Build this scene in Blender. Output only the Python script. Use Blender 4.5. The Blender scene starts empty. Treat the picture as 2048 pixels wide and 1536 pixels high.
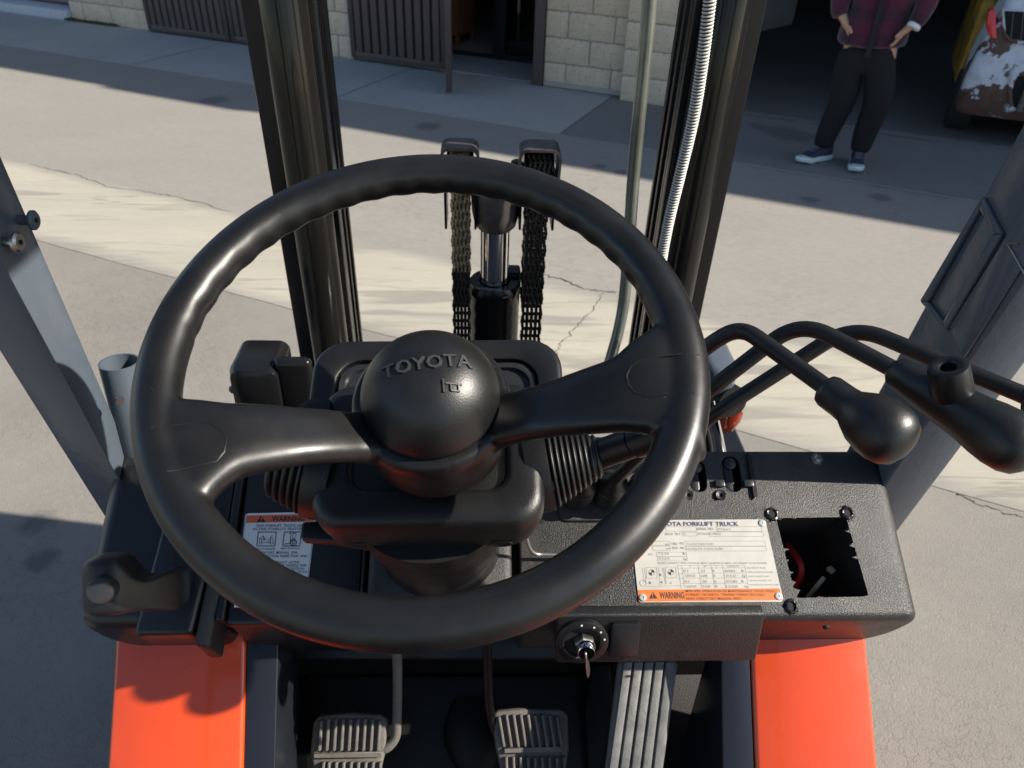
import bpy, bmesh, math, random
from mathutils import Vector, Matrix, Quaternion
random.seed(7)
R = math.radians
scene = bpy.context.scene
col = scene.collection

# ------------------------------------------------------------------ camera
F_PX, CAM = 1538.0, Vector((0.0, 0.0, 1.66))
_p, _r, _y = R(34.5), R(2.0), R(3.0)
_fw = Vector((math.sin(_y), math.cos(_y), 0)); _rt = Vector((math.cos(_y), -math.sin(_y), 0)); _up = Vector((0, 0, 1))
CF = _fw*math.cos(_p) - _up*math.sin(_p)
_U = _fw*math.sin(_p) + _up*math.cos(_p)
CR = _rt*math.cos(_r) + _U*math.sin(_r)
CU = _U*math.cos(_r) - _rt*math.sin(_r)
cam = bpy.data.cameras.new('camera'); cam_ob = bpy.data.objects.new('camera', cam); col.objects.link(cam_ob)
cam_ob.matrix_world = Matrix(((CR.x, CU.x, -CF.x, CAM.x), (CR.y, CU.y, -CF.y, CAM.y), (CR.z, CU.z, -CF.z, CAM.z), (0, 0, 0, 1)))
cam.sensor_width = 36; cam.lens = 36*F_PX/2048; cam.clip_start = 0.02; cam.clip_end = 600
cam.dof.use_dof = True; cam.dof.focus_distance = 0.72; cam.dof.aperture_fstop = 13
scene.camera = cam_ob

# ------------------------------------------------------------------ sky, sun, exposure
SUN_EL, SUN_AZ = R(35.5), R(-11.5)        # azimuth measured from +x (the truck's right) towards +y (forward)
sdir = Vector((math.cos(SUN_EL)*math.cos(SUN_AZ), math.cos(SUN_EL)*math.sin(SUN_AZ), math.sin(SUN_EL)))
w = bpy.data.worlds.new('World'); scene.world = w; w.use_nodes = True
nt = w.node_tree; nt.nodes.clear()
sky = nt.nodes.new('ShaderNodeTexSky'); sky.sky_type = 'NISHITA'; sky.sun_disc = False
sky.sun_elevation = SUN_EL; sky.sun_rotation = math.atan2(sdir.x, sdir.y)
sky.altitude = 50; sky.air_density = 1.0; sky.dust_density = 0.6; sky.ozone_density = 1.0
bg = nt.nodes.new('ShaderNodeBackground'); bg.inputs[1].default_value = 0.094
wo = nt.nodes.new('ShaderNodeOutputWorld')
nt.links.new(sky.outputs[0], bg.inputs[0]); nt.links.new(bg.outputs[0], wo.inputs[0])
sl = bpy.data.lights.new('sun', 'SUN'); sl.energy = 5.0; sl.angle = R(0.53); sl.color = (1.0, 0.93, 0.82)
so = bpy.data.objects.new('sun', sl); col.objects.link(so)
so.rotation_euler = (-sdir).to_track_quat('-Z', 'Y').to_euler(); so.location = sdir*30
vs = scene.view_settings
vs.view_transform = 'Standard'; vs.look = 'None'; vs.exposure = 0.75; vs.gamma = 1.0; vs.use_curve_mapping = False
scene.cycles.max_bounces = 6; scene.cycles.diffuse_bounces = 3; scene.cycles.glossy_bounces = 3; scene.cycles.adaptive_threshold = 0.02

# ------------------------------------------------------------------ survey: where a line of sight meets a real plane of the place
def ray(x, y): return CF + CR*((x-1024)/F_PX) - CU*((y-768)/F_PX)
def atz(x, y, z): d = ray(x, y); return CAM + d*((z-CAM.z)/d.z)
def aty(x, y, Y): d = ray(x, y); return CAM + d*((Y-CAM.y)/d.y)
def atx(x, y, X): d = ray(x, y); return CAM + d*((X-CAM.x)/d.x)
def atd(x, y, D): return CAM + ray(x, y)*D
DN = Vector((0, -0.5, 0.8660254)); DP0 = Vector((0, 0.575, 0.93)); DV = Vector((0, 0.8660254, 0.5))   # sloping dash top
def dp(x, y, o=0.0):
    d = ray(x, y); return CAM + d*(((DP0+DN*o-CAM).dot(DN))/d.dot(DN))
def dxy(X, v, o=0.0): return Vector((X, 0, 0)) + DP0 + DV*v + DN*o
DASH = Matrix(((1, 0, 0, 0), (0, DV.y, DN.y, DP0.y), (0, DV.z, DN.z, DP0.z), (0, 0, 0, 1)))
def d2(x, y, o=0.0):                       # pixel -> (x, v) on the dash top
    P = dp(x, y, o); return P.x, (P-DP0).dot(DV)
WC = Vector((-0.0385, 0.4615, 1.3627)); _a, _b = R(24.2), R(-2)
WN = Vector((math.sin(_b)*math.cos(_a), -math.sin(_a), math.cos(_a)*math.cos(_b))).normalized()
W1 = (Vector((1, 0, 0)) - WN*WN.x).normalized(); W2 = WN.cross(W1)
WHEEL = Matrix(((W1.x, W2.x, WN.x, WC.x), (W1.y, W2.y, WN.y, WC.y), (W1.z, W2.z, WN.z, WC.z), (0, 0, 0, 1)))
def wf(x, y, h):
    d = ray(x, y); k = ((WC+WN*h-CAM).dot(WN))/d.dot(WN); P = CAM+d*k-WC
    return Vector((P.dot(W1), P.dot(W2), h))
BU = Vector((0.898, -0.440, 0)); BN = Vector((0.440, 0.898, 0))
def B(s, t, z=0.0): return BU*s + BN*t + Vector((0, 0, z))
BLD = Matrix(((BU.x, BN.x, 0, 0), (BU.y, BN.y, 0, 0), (0, 0, 1, 0), (0, 0, 0, 1)))

# ------------------------------------------------------------------ materials
MATS = {}
def mat(name, color, rough=0.5, metal=0.0, spec=0.5, coat=0.0, coat_rough=0.05, var=0.0, var_scale=5.0, color2=None,
        bump=0.0, bump_scale=200.0, bump2=0.0, bump2_scale=20.0, rough_var=0.0, rv_scale=30.0, thresh=None,
        speck=None, speck_scale=300.0, speck_t=0.78, coords='Object', stretch=(1, 1, 1), dist=0.002):
    if name in MATS: return MATS[name]
    m = bpy.data.materials.new(name); m.use_nodes = True; MATS[name] = m
    t = m.node_tree; b = t.nodes['Principled BSDF']; L = t.links.new
    b.inputs['Base Color'].default_value = (*color, 1); b.inputs['Roughness'].default_value = rough
    b.inputs['Metallic'].default_value = metal; b.inputs['Specular IOR Level'].default_value = spec
    b.inputs['Coat Weight'].default_value = coat; b.inputs['Coat Roughness'].default_value = coat_rough
    tc = t.nodes.new('ShaderNodeTexCoord'); mp = t.nodes.new('ShaderNodeMapping'); mp.inputs['Scale'].default_value = stretch
    L(tc.outputs[coords], mp.inputs[0]); V = mp.outputs[0]
    def noise(scale, detail=4, rg=0.6):
        n = t.nodes.new('ShaderNodeTexNoise'); n.inputs['Scale'].default_value = scale
        n.inputs['Detail'].default_value = detail; n.inputs['Roughness'].default_value = rg; L(V, n.inputs['Vector']); return n.outputs[0]
    def ramp(src, a, bb, lo, hi):
        r = t.nodes.new('ShaderNodeMapRange'); r.inputs[1].default_value = a; r.inputs[2].default_value = bb
        r.inputs[3].default_value = lo; r.inputs[4].default_value = hi; L(src, r.inputs[0]); return r.outputs[0]
    base = None
    if color2 is not None or var > 0:
        mx = t.nodes.new('ShaderNodeMix'); mx.data_type = 'RGBA'
        c2 = color2 if color2 is not None else tuple(c*(1-var) for c in color)
        c1 = color if color2 is not None else tuple(min(1, c*(1+var)) for c in color)
        mx.inputs[6].default_value = (*c1, 1); mx.inputs[7].default_value = (*c2, 1)
        f = noise(var_scale, 8, 0.65)
        L(ramp(f, *( (thresh[0], thresh[1]) if thresh else (0.3, 0.7)), 0, 1), mx.inputs[0]); base = mx.outputs[2]
    if speck is not None:
        mx = t.nodes.new('ShaderNodeMix'); mx.data_type = 'RGBA'
        if base: L(base, mx.inputs[6])
        else: mx.inputs[6].default_value = (*color, 1)
        mx.inputs[7].default_value = (*speck, 1)
        L(ramp(noise(speck_scale, 3), speck_t, speck_t+0.03, 0, 1), mx.inputs[0]); base = mx.outputs[2]
    if base: L(base, b.inputs['Base Color'])
    if rough_var > 0:
        L(ramp(noise(rv_scale, 6), 0.3, 0.7, max(0.02, rough-rough_var), min(1, rough+rough_var)), b.inputs['Roughness'])
    nrm = None
    if bump2 > 0:
        bp = t.nodes.new('ShaderNodeBump'); bp.inputs['Strength'].default_value = bump2; bp.inputs['Distance'].default_value = dist*4
        L(noise(bump2_scale, 3), bp.inputs['Height']); nrm = bp.outputs[0]
    if bump > 0:
        bp = t.nodes.new('ShaderNodeBump'); bp.inputs['Strength'].default_value = bump; bp.inputs['Distance'].default_value = dist
        L(noise(bump_scale, 4), bp.inputs['Height'])
        if nrm: L(nrm, bp.inputs['Normal'])
        nrm = bp.outputs[0]
    if nrm: L(nrm, b.inputs['Normal'])
    return m

M_WHEEL = mat('wheel_plastic', (0.0065, 0.0065, 0.007), rough=0.35, spec=0.52, bump=0.10, bump_scale=1500, rough_var=0.09, rv_scale=14, color2=(0.014, 0.0135, 0.013), var_scale=11, thresh=(0.45, 0.75), speck=(0.16, 0.155, 0.145), speck_scale=330, speck_t=0.755, dist=0.0006)
M_SPOKE = mat('grained_wheel_plastic', (0.0075, 0.0075, 0.0075), rough=0.40, spec=0.6, bump=0.22, bump_scale=700, rough_var=0.05, dist=0.0008)
M_DASH = mat('grained_dash_plastic', (0.016, 0.016, 0.016), rough=0.37, spec=0.5, bump=0.6, bump_scale=620, color2=(0.050, 0.043, 0.037), var_scale=6, thresh=(0.48, 0.72), rough_var=0.06, speck=(0.16, 0.15, 0.14), speck_scale=700, speck_t=0.70, dist=0.0016)
M_DASHS = mat('smooth_dash_plastic', (0.010, 0.0105, 0.012), rough=0.33, bump=0.22, bump_scale=800, rough_var=0.06, speck=(0.1, 0.1, 0.1), speck_scale=350, speck_t=0.78, dist=0.0008)
M_BLACK = mat('black_plastic', (0.008, 0.008, 0.0085), rough=0.40, bump=0.3, bump_scale=700, rough_var=0.06, dist=0.0009)
M_RUB = mat('rubber', (0.008, 0.008, 0.0085), rough=0.42, bump=0.1, bump_scale=400, rough_var=0.08)
M_VOID = mat('dark_cavity', (0.006, 0.006, 0.006), rough=0.8)
M_MAST = mat('mast_black_paint', (0.010, 0.010, 0.011), rough=0.24, spec=0.3, coat=0.0, bump2=0.03, bump2_scale=35, rough_var=0.06, speck=(0.55, 0.55, 0.53), speck_scale=110, speck_t=0.785)
M_CYL = mat('cylinder_black_paint', (0.010, 0.0095, 0.009), rough=0.12, spec=0.26, coat=0.0, bump2=0.03, bump2_scale=30, rough_var=0.05, speck=(0.6, 0.6, 0.58), speck_scale=120, speck_t=0.80)
M_SLATE = mat('slate_grey_paint', (0.090, 0.110, 0.136), rough=0.20, spec=0.30, coat=0.0, coat_rough=0.08, bump2=0.07, bump2_scale=60, var=0.06, var_scale=6, speck=(0.5, 0.5, 0.5), speck_scale=140, speck_t=0.80)
M_ORANGE = mat('orange_paint', (0.68, 0.066, 0.010), rough=0.22, spec=0.5, coat=0.5, coat_rough=0.05, bump2=0.05, bump2_scale=45, color2=(0.60, 0.062, 0.012), var_scale=7, rough_var=0.08, rv_scale=12, speck=(0.30, 0.10, 0.05), speck_scale=170, speck_t=0.775)
M_CHROME = mat('chrome', (0.75, 0.75, 0.76), rough=0.07, metal=1.0, rough_var=0.03)
M_STEEL = mat('worn_steel', (0.42, 0.41, 0.39), rough=0.32, metal=1.0, var=0.25, var_scale=120, rough_var=0.1)
M_GALV = mat('galvanised_pipe', (0.34, 0.37, 0.33), rough=0.38, metal=0.75, color2=(0.18, 0.19, 0.16), var_scale=25, thresh=(0.45, 0.7), rough_var=0.12, stretch=(1, 1, 0.25))
M_CHAIN = mat('oiled_chain', (0.035, 0.030, 0.026), rough=0.42, metal=0.5, color2=(0.13, 0.10, 0.065), var_scale=14, thresh=(0.5, 0.72), bump=0.4, bump_scale=300)
M_CHAINT = mat('sunlit_dusty_chain', (0.52, 0.37, 0.22), rough=0.65, metal=0.2, color2=(0.045, 0.038, 0.03), var_scale=60, thresh=(0.42, 0.66), bump=0.5, bump_scale=300)  # brown dust, brightened to stand in for sun on the upper links
M_RUST = mat('worn_grey_steel', (0.20, 0.185, 0.18), rough=0.42, metal=0.6, color2=(0.10, 0.085, 0.08), var_scale=40)
M_PEDAL = mat('pedal_rubber', (0.10, 0.09, 0.08), rough=0.62, color2=(0.16, 0.145, 0.125), var_scale=60, bump=0.3, bump_scale=300)
M_PEDALG = mat('accelerator_rubber', (0.10, 0.10, 0.098), rough=0.5, color2=(0.20, 0.195, 0.185), var_scale=35, bump=0.25, bump_scale=300, rough_var=0.12)
M_FLOOR = mat('black_floor_mat', (0.007, 0.007, 0.0075), rough=0.55, spec=0.3, bump=0.5, bump_scale=420, speck=(0.10, 0.10, 0.09), speck_scale=200, speck_t=0.76, dist=0.0012)
M_WHITE = mat('label_white', (0.72, 0.72, 0.71), rough=0.35)
M_PLATE = mat('plate_white', (0.53, 0.51, 0.46), rough=0.34, metal=0.0, color2=(0.43, 0.41, 0.365), var_scale=30, spec=0.6)
M_LORANGE = mat('label_orange', (0.66, 0.13, 0.045), rough=0.4)
M_PORANGE = mat('plate_orange', (0.62, 0.17, 0.04), rough=0.35)
M_INK = mat('ink', (0.014, 0.014, 0.022), rough=0.5)
M_INKF = mat('faded_ink', (0.27, 0.26, 0.24), rough=0.5)
M_INKY = mat('stamped_ink', (0.33, 0.30, 0.24), rough=0.5)
M_INKB = mat('blue_grey_ink', (0.13, 0.14, 0.17), rough=0.5)
M_GLASS = mat('display_glass', (0.006, 0.0065, 0.008), rough=0.3, spec=0.2)
M_BEZEL = mat('display_bezel', (0.02, 0.021, 0.023), rough=0.3, coat=0.0)
M_STEP = mat('navy_black_paint', (0.014, 0.016, 0.022), rough=0.25, spec=0.4, bump2=0.05, bump2_scale=50, speck=(0.35, 0.35, 0.35), speck_scale=90, speck_t=0.79)
M_RED = mat('red_wire', (0.45, 0.02, 0.02), rough=0.5)
M_TYRE = mat('tyre_rubber', (0.02, 0.02, 0.02), rough=0.8, bump=0.4, bump_scale=60)
M_LAMP = mat('amber_lens', (0.22, 0.028, 0.010), rough=0.15, coat=0.8)

# ------------------------------------------------------------------ mesh helpers
class MB:
    def __init__(s): s.v = []; s.f = []
    def add(s, vs, fs):
        o = len(s.v); s.v += [Vector(q) for q in vs]; s.f += [tuple(i+o for i in q) for q in fs]; return s
    def box(s, c, size, rot=None):
        hx, hy, hz = (q/2 for q in size); c = Vector(c); vs = []
        for z in (-hz, hz):
            for x, y in ((-hx, -hy), (hx, -hy), (hx, hy), (-hx, hy)):
                p = Vector((x, y, z)); p = rot @ p if rot else p; vs.append(c+p)
        return s.add(vs, [(0, 3, 2, 1), (4, 5, 6, 7), (0, 1, 5, 4), (1, 2, 6, 5), (2, 3, 7, 6), (3, 0, 4, 7)])
    def rng(s, x0, x1, y0, y1, z0, z1): return s.box(((x0+x1)/2, (y0+y1)/2, (z0+z1)/2), (x1-x0, y1-y0, z1-z0))
    def hexa(s, bot, top):                    # four points each, same winding (ccw from above)
        return s.add(list(bot)+list(top), [(0, 3, 2, 1), (4, 5, 6, 7), (0, 1, 5, 4), (1, 2, 6, 5), (2, 3, 7, 6), (3, 0, 4, 7)])
    def prism(s, poly, vec):
        n = len(poly); poly = [Vector(p) for p in poly]; vec = Vector(vec)
        return s.add(poly+[p+vec for p in poly], [tuple(range(n-1, -1, -1)), tuple(range(n, 2*n))]+[(i, (i+1) % n, n+(i+1) % n, n+i) for i in range(n)])
    def loft(s, rings, cap=True, closed=False):
        n = len(rings[0]); k = len(rings); vs = [p for r in rings for p in r]; fs = []
        for i in range(k if closed else k-1):
            j = (i+1) % k
            for a in range(n):
                b = (a+1) % n; fs.append((i*n+a, i*n+b, j*n+b, j*n+a))
        if cap and not closed: fs += [tuple(range(n-1, -1, -1)), tuple(range((k-1)*n, k*n))]
        return s.add(vs, fs)
    def tube(s, path, r, seg=14, closed=False, cap=True):
        path = [Vector(p) for p in path]; n = len(path); rr = r if isinstance(r, (list, tuple)) else [r]*n
        rings = []; prev = None
        for i, p in enumerate(path):
            a = path[(i-1) % n] if (closed or i > 0) else p; b = path[(i+1) % n] if (closed or i < n-1) else p
            t = (b-a).normalized()
            if prev is None:
                x = t.orthogonal().normalized()
            else:
                x = (prev - t*prev.dot(t)).normalized()
            prev = x; y = t.cross(x)
            rings.append([p + (x*math.cos(2*math.pi*q/seg) + y*math.sin(2*math.pi*q/seg))*rr[i] for q in range(seg)])
        return s.loft(rings, cap=cap, closed=closed)
    def lathe(s, prof, origin=(0, 0, 0), axis=(0, 0, 1), seg=32, cap=True):
        ax = Vector(axis).normalized(); x = ax.orthogonal().normalized(); y = ax.cross(x); o = Vector(origin)
        return s.loft([[o + ax*h + (x*math.cos(2*math.pi*q/seg)+y*math.sin(2*math.pi*q/seg))*max(r, 1e-5) for q in range(seg)] for r, h in prof], cap=cap)
    def build(s, name, m, parent=None, M=None, bevel=0.0, seg=3, smooth=True, angle=40, label=None, kind=None):
        me = bpy.data.meshes.new(name); vs = [M @ p for p in s.v] if M else s.v
        me.from_pydata([tuple(p) for p in vs], [], s.f)
        bm = bmesh.new(); bm.from_mesh(me); bmesh.ops.recalc_face_normals(bm, faces=bm.faces)
        if bevel > 0:
            ed = [e for e in bm.edges if len(e.link_faces) == 2 and e.calc_face_angle(0) > R(28)]
            bmesh.ops.bevel(bm, geom=ed, offset=bevel, offset_type='OFFSET', segments=seg, profile=0.5, affect='EDGES', clamp_overlap=True)
        bm.to_mesh(me); bm.free()
        if smooth:
            me.polygons.foreach_set('use_smooth', [True]*len(me.polygons)); me.set_sharp_from_angle(angle=R(angle))
        o = bpy.data.objects.new(name, me); me.materials.append(m); col.objects.link(o)
        if parent: o.parent = parent; o.matrix_parent_inverse = parent.matrix_world.inverted()
        if label: o['label'] = label
        if kind: o['kind'] = kind
        return o
def empty(name, loc, label, cat, group=None):
    o = bpy.data.objects.new(name, None); o.location = loc; col.objects.link(o); o.empty_display_size = 0.1
    o.matrix_world = Matrix.Translation(Vector(loc))
    o['label'] = label; o['category'] = cat
    if group: o['group'] = group
    return o
def copy_part(o, parent, M=None):
    c = o.copy(); col.objects.link(c); c.parent = parent; c.matrix_parent_inverse = parent.matrix_world.inverted()
    if M: c.matrix_world = M
    return c
def realise(o):                               # apply the modifiers of an object
    bpy.context.view_layer.update()
    dg = bpy.context.evaluated_depsgraph_get(); me = bpy.data.meshes.new_from_object(o.evaluated_get(dg))
    o.modifiers.clear(); old = o.data; o.data = me; bpy.data.meshes.remove(old)
    me.polygons.foreach_set('use_smooth', [True]*len(me.polygons)); return o
def remesh(o, vox, smooth=6, fac=0.5):
    r = o.modifiers.new('remesh', 'REMESH'); r.mode = 'VOXEL'; r.voxel_size = vox; r.use_smooth_shade = True
    if smooth:
        sm = o.modifiers.new('smooth', 'SMOOTH'); sm.iterations = smooth; sm.factor = fac
    return realise(o)
def arc_path(pts, rad, n=8):                  # polyline with rounded corners
    pts = [Vector(p) for p in pts]; out = [pts[0]]
    for i in range(1, len(pts)-1):
        a, b, c = pts[i-1], pts[i], pts[i+1]; u = (a-b); v = (c-b)
        k = min(rad, u.length*0.49, v.length*0.49); p = b+u.normalized()*k; q = b+v.normalized()*k
        for j in range(n+1):
            t = j/n; out.append(p*(1-t)**2 + b*2*t*(1-t) + q*t*t)
    out.append(pts[-1]); return out
def dense(pts, n): 
    out = []
    for i in range(len(pts)-1):
        for j in range(n): out.append(Vector(pts[i]).lerp(Vector(pts[i+1]), j/n))
    out.append(Vector(pts[-1])); return out
def rrect(x0, x1, y0, y1, r, n=5):
    out = []
    for cx, cy, a0 in ((x1-r, y1-r, 0), (x0+r, y1-r, 90), (x0+r, y0+r, 180), (x1-r, y0+r, 270)):
        for i in range(n+1):
            a = R(a0+90*i/n); out.append((cx+r*math.cos(a), cy+r*math.sin(a)))
    return out
def text_mesh(body, size, at, align='LEFT', width=None, bold=0.0, extrude=0.0, space=1.0):
    cu = bpy.data.curves.new('t', 'FONT'); cu.body = body; cu.size = size; cu.align_x = align; cu.offset = bold; cu.extrude = extrude
    cu.space_character = space; cu.resolution_u = 2
    o = bpy.data.objects.new('t', cu); col.objects.link(o); bpy.context.view_layer.update()
    me = bpy.data.meshes.new_from_object(o.evaluated_get(bpy.context.evaluated_depsgraph_get()))
    vs = [v.co.copy() for v in me.vertices]; fs = [tuple(p.vertices) for p in me.polygons]
    bpy.data.objects.remove(o); bpy.data.curves.remove(cu); bpy.data.meshes.remove(me)
    if vs and width:
        a = min(v.x for v in vs); b = max(v.x for v in vs); k = width/max(1e-6, b-a)
        x0 = a if align == 'LEFT' else (a+b)/2
        for v in vs: v.x = (v.x-x0)*k + (0 if align != 'LEFT' else 0)
    for v in vs: v.x += at[0]; v.y += at[1]; v.z += (at[2] if len(at) > 2 else 0)
    return vs, fs

# ================================================================== THE SETTING
def ground_mat(name, c1, c2, crack=0.0, crack_scale=14.0, grit=0.35, grit_scale=160.0, stain=(0.05, 0.05, 0.05), stain_t=0.70, stain_scale=1.1, rough=0.85, streak=(1, 1, 1), edge=None, spots=()):
    m = bpy.data.materials.new(name); m.use_nodes = True; t = m.node_tree; L = t.links.new; b = t.nodes['Principled BSDF']
    b.inputs['Roughness'].default_value = rough; b.inputs['Specular IOR Level'].default_value = 0.35
    tc = t.nodes.new('ShaderNodeTexCoord'); mp = t.nodes.new('ShaderNodeMapping'); mp.inputs['Rotation'].default_value = (0, 0, R(26.1)); mp.inputs['Scale'].default_value = streak
    L(tc.outputs['Object'], mp.inputs[0]); V = mp.outputs[0]
    def noise(sc, d=6, rg=0.6):
        n = t.nodes.new('ShaderNodeTexNoise'); n.inputs['Scale'].default_value = sc; n.inputs['Detail'].default_value = d; n.inputs['Roughness'].default_value = rg; L(V, n.inputs['Vector']); return n
    def rng(src, a, bb, lo=0.0, hi=1.0):
        r = t.nodes.new('ShaderNodeMapRange'); r.inputs[1].default_value = a; r.inputs[2].default_value = bb; r.inputs[3].default_value = lo; r.inputs[4].default_value = hi; L(src, r.inputs[0]); return r.outputs[0]
    def mix(fac, a, bb):
        x = t.nodes.new('ShaderNodeMix'); x.data_type = 'RGBA'; L(fac, x.inputs[0])
        for i, q in ((6, a), (7, bb)):
            if isinstance(q, tuple): x.inputs[i].default_value = (*q, 1)
            else: L(q, x.inputs[i])
        return x.outputs[2]
    c = mix(rng(noise(1.7, 8, 0.7).outputs[0], 0.3, 0.7), c1, c2)
    g = noise(grit_scale, 3, 0.7)
    c = mix(rng(g.outputs[0], 0.35, 0.75), c, mix(rng(noise(45, 4).outputs[0], 0.3, 0.7), tuple(q*0.72 for q in c1), tuple(min(1, q*1.28) for q in c2)))
    c = mix(rng(noise(stain_scale, 3, 0.5).outputs[0], stain_t, stain_t+0.05, 0, 0.55), c, stain)
    for (sx, sy, sr) in spots:                # oil drips: ragged dark spots
        P = atz(sx, sy, 0.0); ds = t.nodes.new('ShaderNodeVectorMath'); ds.operation = 'DISTANCE'; L(tc.outputs['Object'], ds.inputs[0]); ds.inputs[1].default_value = P
        q = t.nodes.new('ShaderNodeMath'); q.operation = 'MULTIPLY_ADD'; L(noise(22, 4).outputs[0], q.inputs[0]); q.inputs[1].default_value = sr*1.4; L(ds.outputs['Value'], q.inputs[2])
        c = mix(rng(q.outputs[0], sr*1.3, sr*1.9, 0.62, 0.0), c, stain)
    if edge:                                  # dirt trodden in from both edges of the strip, in ragged patches
        dt = t.nodes.new('ShaderNodeVectorMath'); dt.operation = 'DOT_PRODUCT'; L(tc.outputs['Object'], dt.inputs[0]); dt.inputs[1].default_value = (0.440, 0.898, 0)
        ns = t.nodes.new('ShaderNodeMath'); ns.operation = 'MULTIPLY_ADD'; L(noise(5.0, 10, 0.75).outputs[0], ns.inputs[0]); ns.inputs[1].default_value = edge[2]*2.4; ns.inputs[2].default_value = -edge[2]*1.2
        for t0, sg in ((edge[0], 1), (edge[1], -1)):
            a = t.nodes.new('ShaderNodeMath'); a.operation = 'MULTIPLY_ADD'; L(dt.outputs['Value'], a.inputs[0]); a.inputs[1].default_value = sg; a.inputs[2].default_value = -sg*t0
            b_ = t.nodes.new('ShaderNodeMath'); b_.operation = 'ADD'; L(a.outputs[0], b_.inputs[0]); L(ns.outputs[0], b_.inputs[1])
            c = mix(rng(b_.outputs[0], 0.0, edge[2], 0.92, 0.0), c, edge[3])
    bp = t.nodes.new('ShaderNodeBump'); bp.inputs['Strength'].default_value = grit; bp.inputs['Distance'].default_value = 0.004; L(g.outputs[0], bp.inputs['Height']); nrm = bp.outputs[0]
    if crack > 0:
        vo = t.nodes.new('ShaderNodeTexVoronoi'); vo.feature = 'DISTANCE_TO_EDGE'; vo.inputs['Scale'].default_value = crack_scale
        va = t.nodes.new('ShaderNodeVectorMath'); va.operation = 'MULTIPLY_ADD'; n2 = noise(crack_scale*0.8, 4)
        L(n2.outputs['Color'], va.inputs[0]); va.inputs[1].default_value = (2.2/crack_scale,)*3; L(V, va.inputs[2]); L(va.outputs[0], vo.inputs['Vector'])
        e = rng(vo.outputs['Distance'], 0.0, 0.045, 1, 0)
        mk = t.nodes.new('ShaderNodeMath'); mk.operation = 'MULTIPLY'; L(e, mk.inputs[0]); L(rng(noise(0.9, 4).outputs[0], 0.44, 0.60, 0, crack), mk.inputs[1])
        c = mix(mk.outputs[0], c, tuple(q*0.45 for q in c1))
        b2 = t.nodes.new('ShaderNodeBump'); b2.invert = True; b2.inputs['Strength'].default_value = 0.5; b2.inputs['Distance'].default_value = 0.005
        L(mk.outputs[0], b2.inputs['Height']); L(nrm, b2.inputs['Normal']); nrm = b2.outputs[0]
    L(c, b.inputs['Base Color']); L(nrm, b.inputs['Normal']); return m

G_ASPH = ground_mat('old_asphalt', (0.298, 0.274, 0.240), (0.200, 0.187, 0.167), crack=0.40, crack_scale=30, grit=0.55, stain=(0.08, 0.08, 0.08), spots=((75, 1045, 0.05), (82, 1120, 0.045), (330, 600, 0.02)))
G_ROAD = ground_mat('worn_pale_asphalt', (0.315, 0.29, 0.258), (0.255, 0.24, 0.218), crack=0.25, crack_scale=5, grit=0.25, stain=(0.10, 0.10, 0.10), streak=(0.5, 1, 1), spots=((856, 253, 0.10), (1240, 345, 0.05), (430, 200, 0.12), (1200, 333, 0.05), (1760, 395, 0.07), (1620, 400, 0.06)))
G_GUTT = ground_mat('cream_concrete', (0.49, 0.45, 0.362), (0.35, 0.328, 0.275), crack=0.6, crack_scale=2.2, grit=0.35, stain=(0.20, 0.19, 0.17), stain_t=0.60, stain_scale=2.6, streak=(0.28, 2.4, 1), edge=(2.31, 3.07, 0.10, (0.275, 0.256, 0.228)))
G_APRON = ground_mat('grey_concrete', (0.42, 0.41, 0.39), (0.32, 0.32, 0.31), crack=0.2, crack_scale=1.6, grit=0.2, stain=(0.15, 0.15, 0.15))
G_APRON2 = ground_mat('dark_concrete', (0.235, 0.23, 0.215), (0.175, 0.172, 0.163), crack=0.2, crack_scale=1.6, grit=0.2, stain=(0.08, 0.08, 0.08), stain_t=0.62)  # darker slabs in front of the bay
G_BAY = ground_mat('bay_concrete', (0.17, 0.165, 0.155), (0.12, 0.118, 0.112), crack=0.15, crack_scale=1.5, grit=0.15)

def sheet(name, s0, s1, t0, t1, z, m, jit=0.0, n=140, kind='structure'):
    mb = MB(); vs = []; rnd = random.Random(name); a = b = 0
    for i in range(n+1):
        s = s0+(s1-s0)*i/n; a = a*0.7+rnd.uniform(-jit, jit); b = b*0.7+rnd.uniform(-jit, jit)
        vs += [B(s, t0+a, z), B(s, t1+b, z)]
    mb.add(vs, [(2*i, 2*i+2, 2*i+3, 2*i+1) for i in range(n)])
    for off in (0, 1):                       # skirts, so that no gap shows under the edge
        e = [vs[2*i+off] for i in range(n+1)]; k = len(e)
        mb.add(e+[q+Vector((0, 0, -0.02)) for q in e], [(i, i+1, k+i+1, k+i) for i in range(k-1)])
    o = mb.build(name, m, smooth=False); o['kind'] = kind; return o
mb = MB(); mb.add([(-150, -150, 0), (150, -150, 0), (150, 150, 0), (-150, 150, 0)], [(0, 1, 2, 3)])
g = mb.build('ground', G_ASPH, smooth=False); g['kind'] = 'structure'
sheet('road', -40, 30, 3.05, 5.32, 0.0012, G_ROAD, 0.012)
sheet('gutter', -40, 30, 2.31, 3.07, 0.0024, G_GUTT, 0.007, 400)
# apron of poured slabs in front of the building, joints between the slabs
ap = [-40, -20, -13.2, -9.6, -6.1, -3.9, -1.95, 1.6, 5.2, 9, 30]
for a, b in zip(ap, ap[1:]):
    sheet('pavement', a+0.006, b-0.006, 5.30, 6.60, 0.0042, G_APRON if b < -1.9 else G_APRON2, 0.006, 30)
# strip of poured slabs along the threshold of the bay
sheet('garage_floor', -1.35, 12, 6.615, 16, 0.010, G_BAY, 0, 8)

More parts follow.
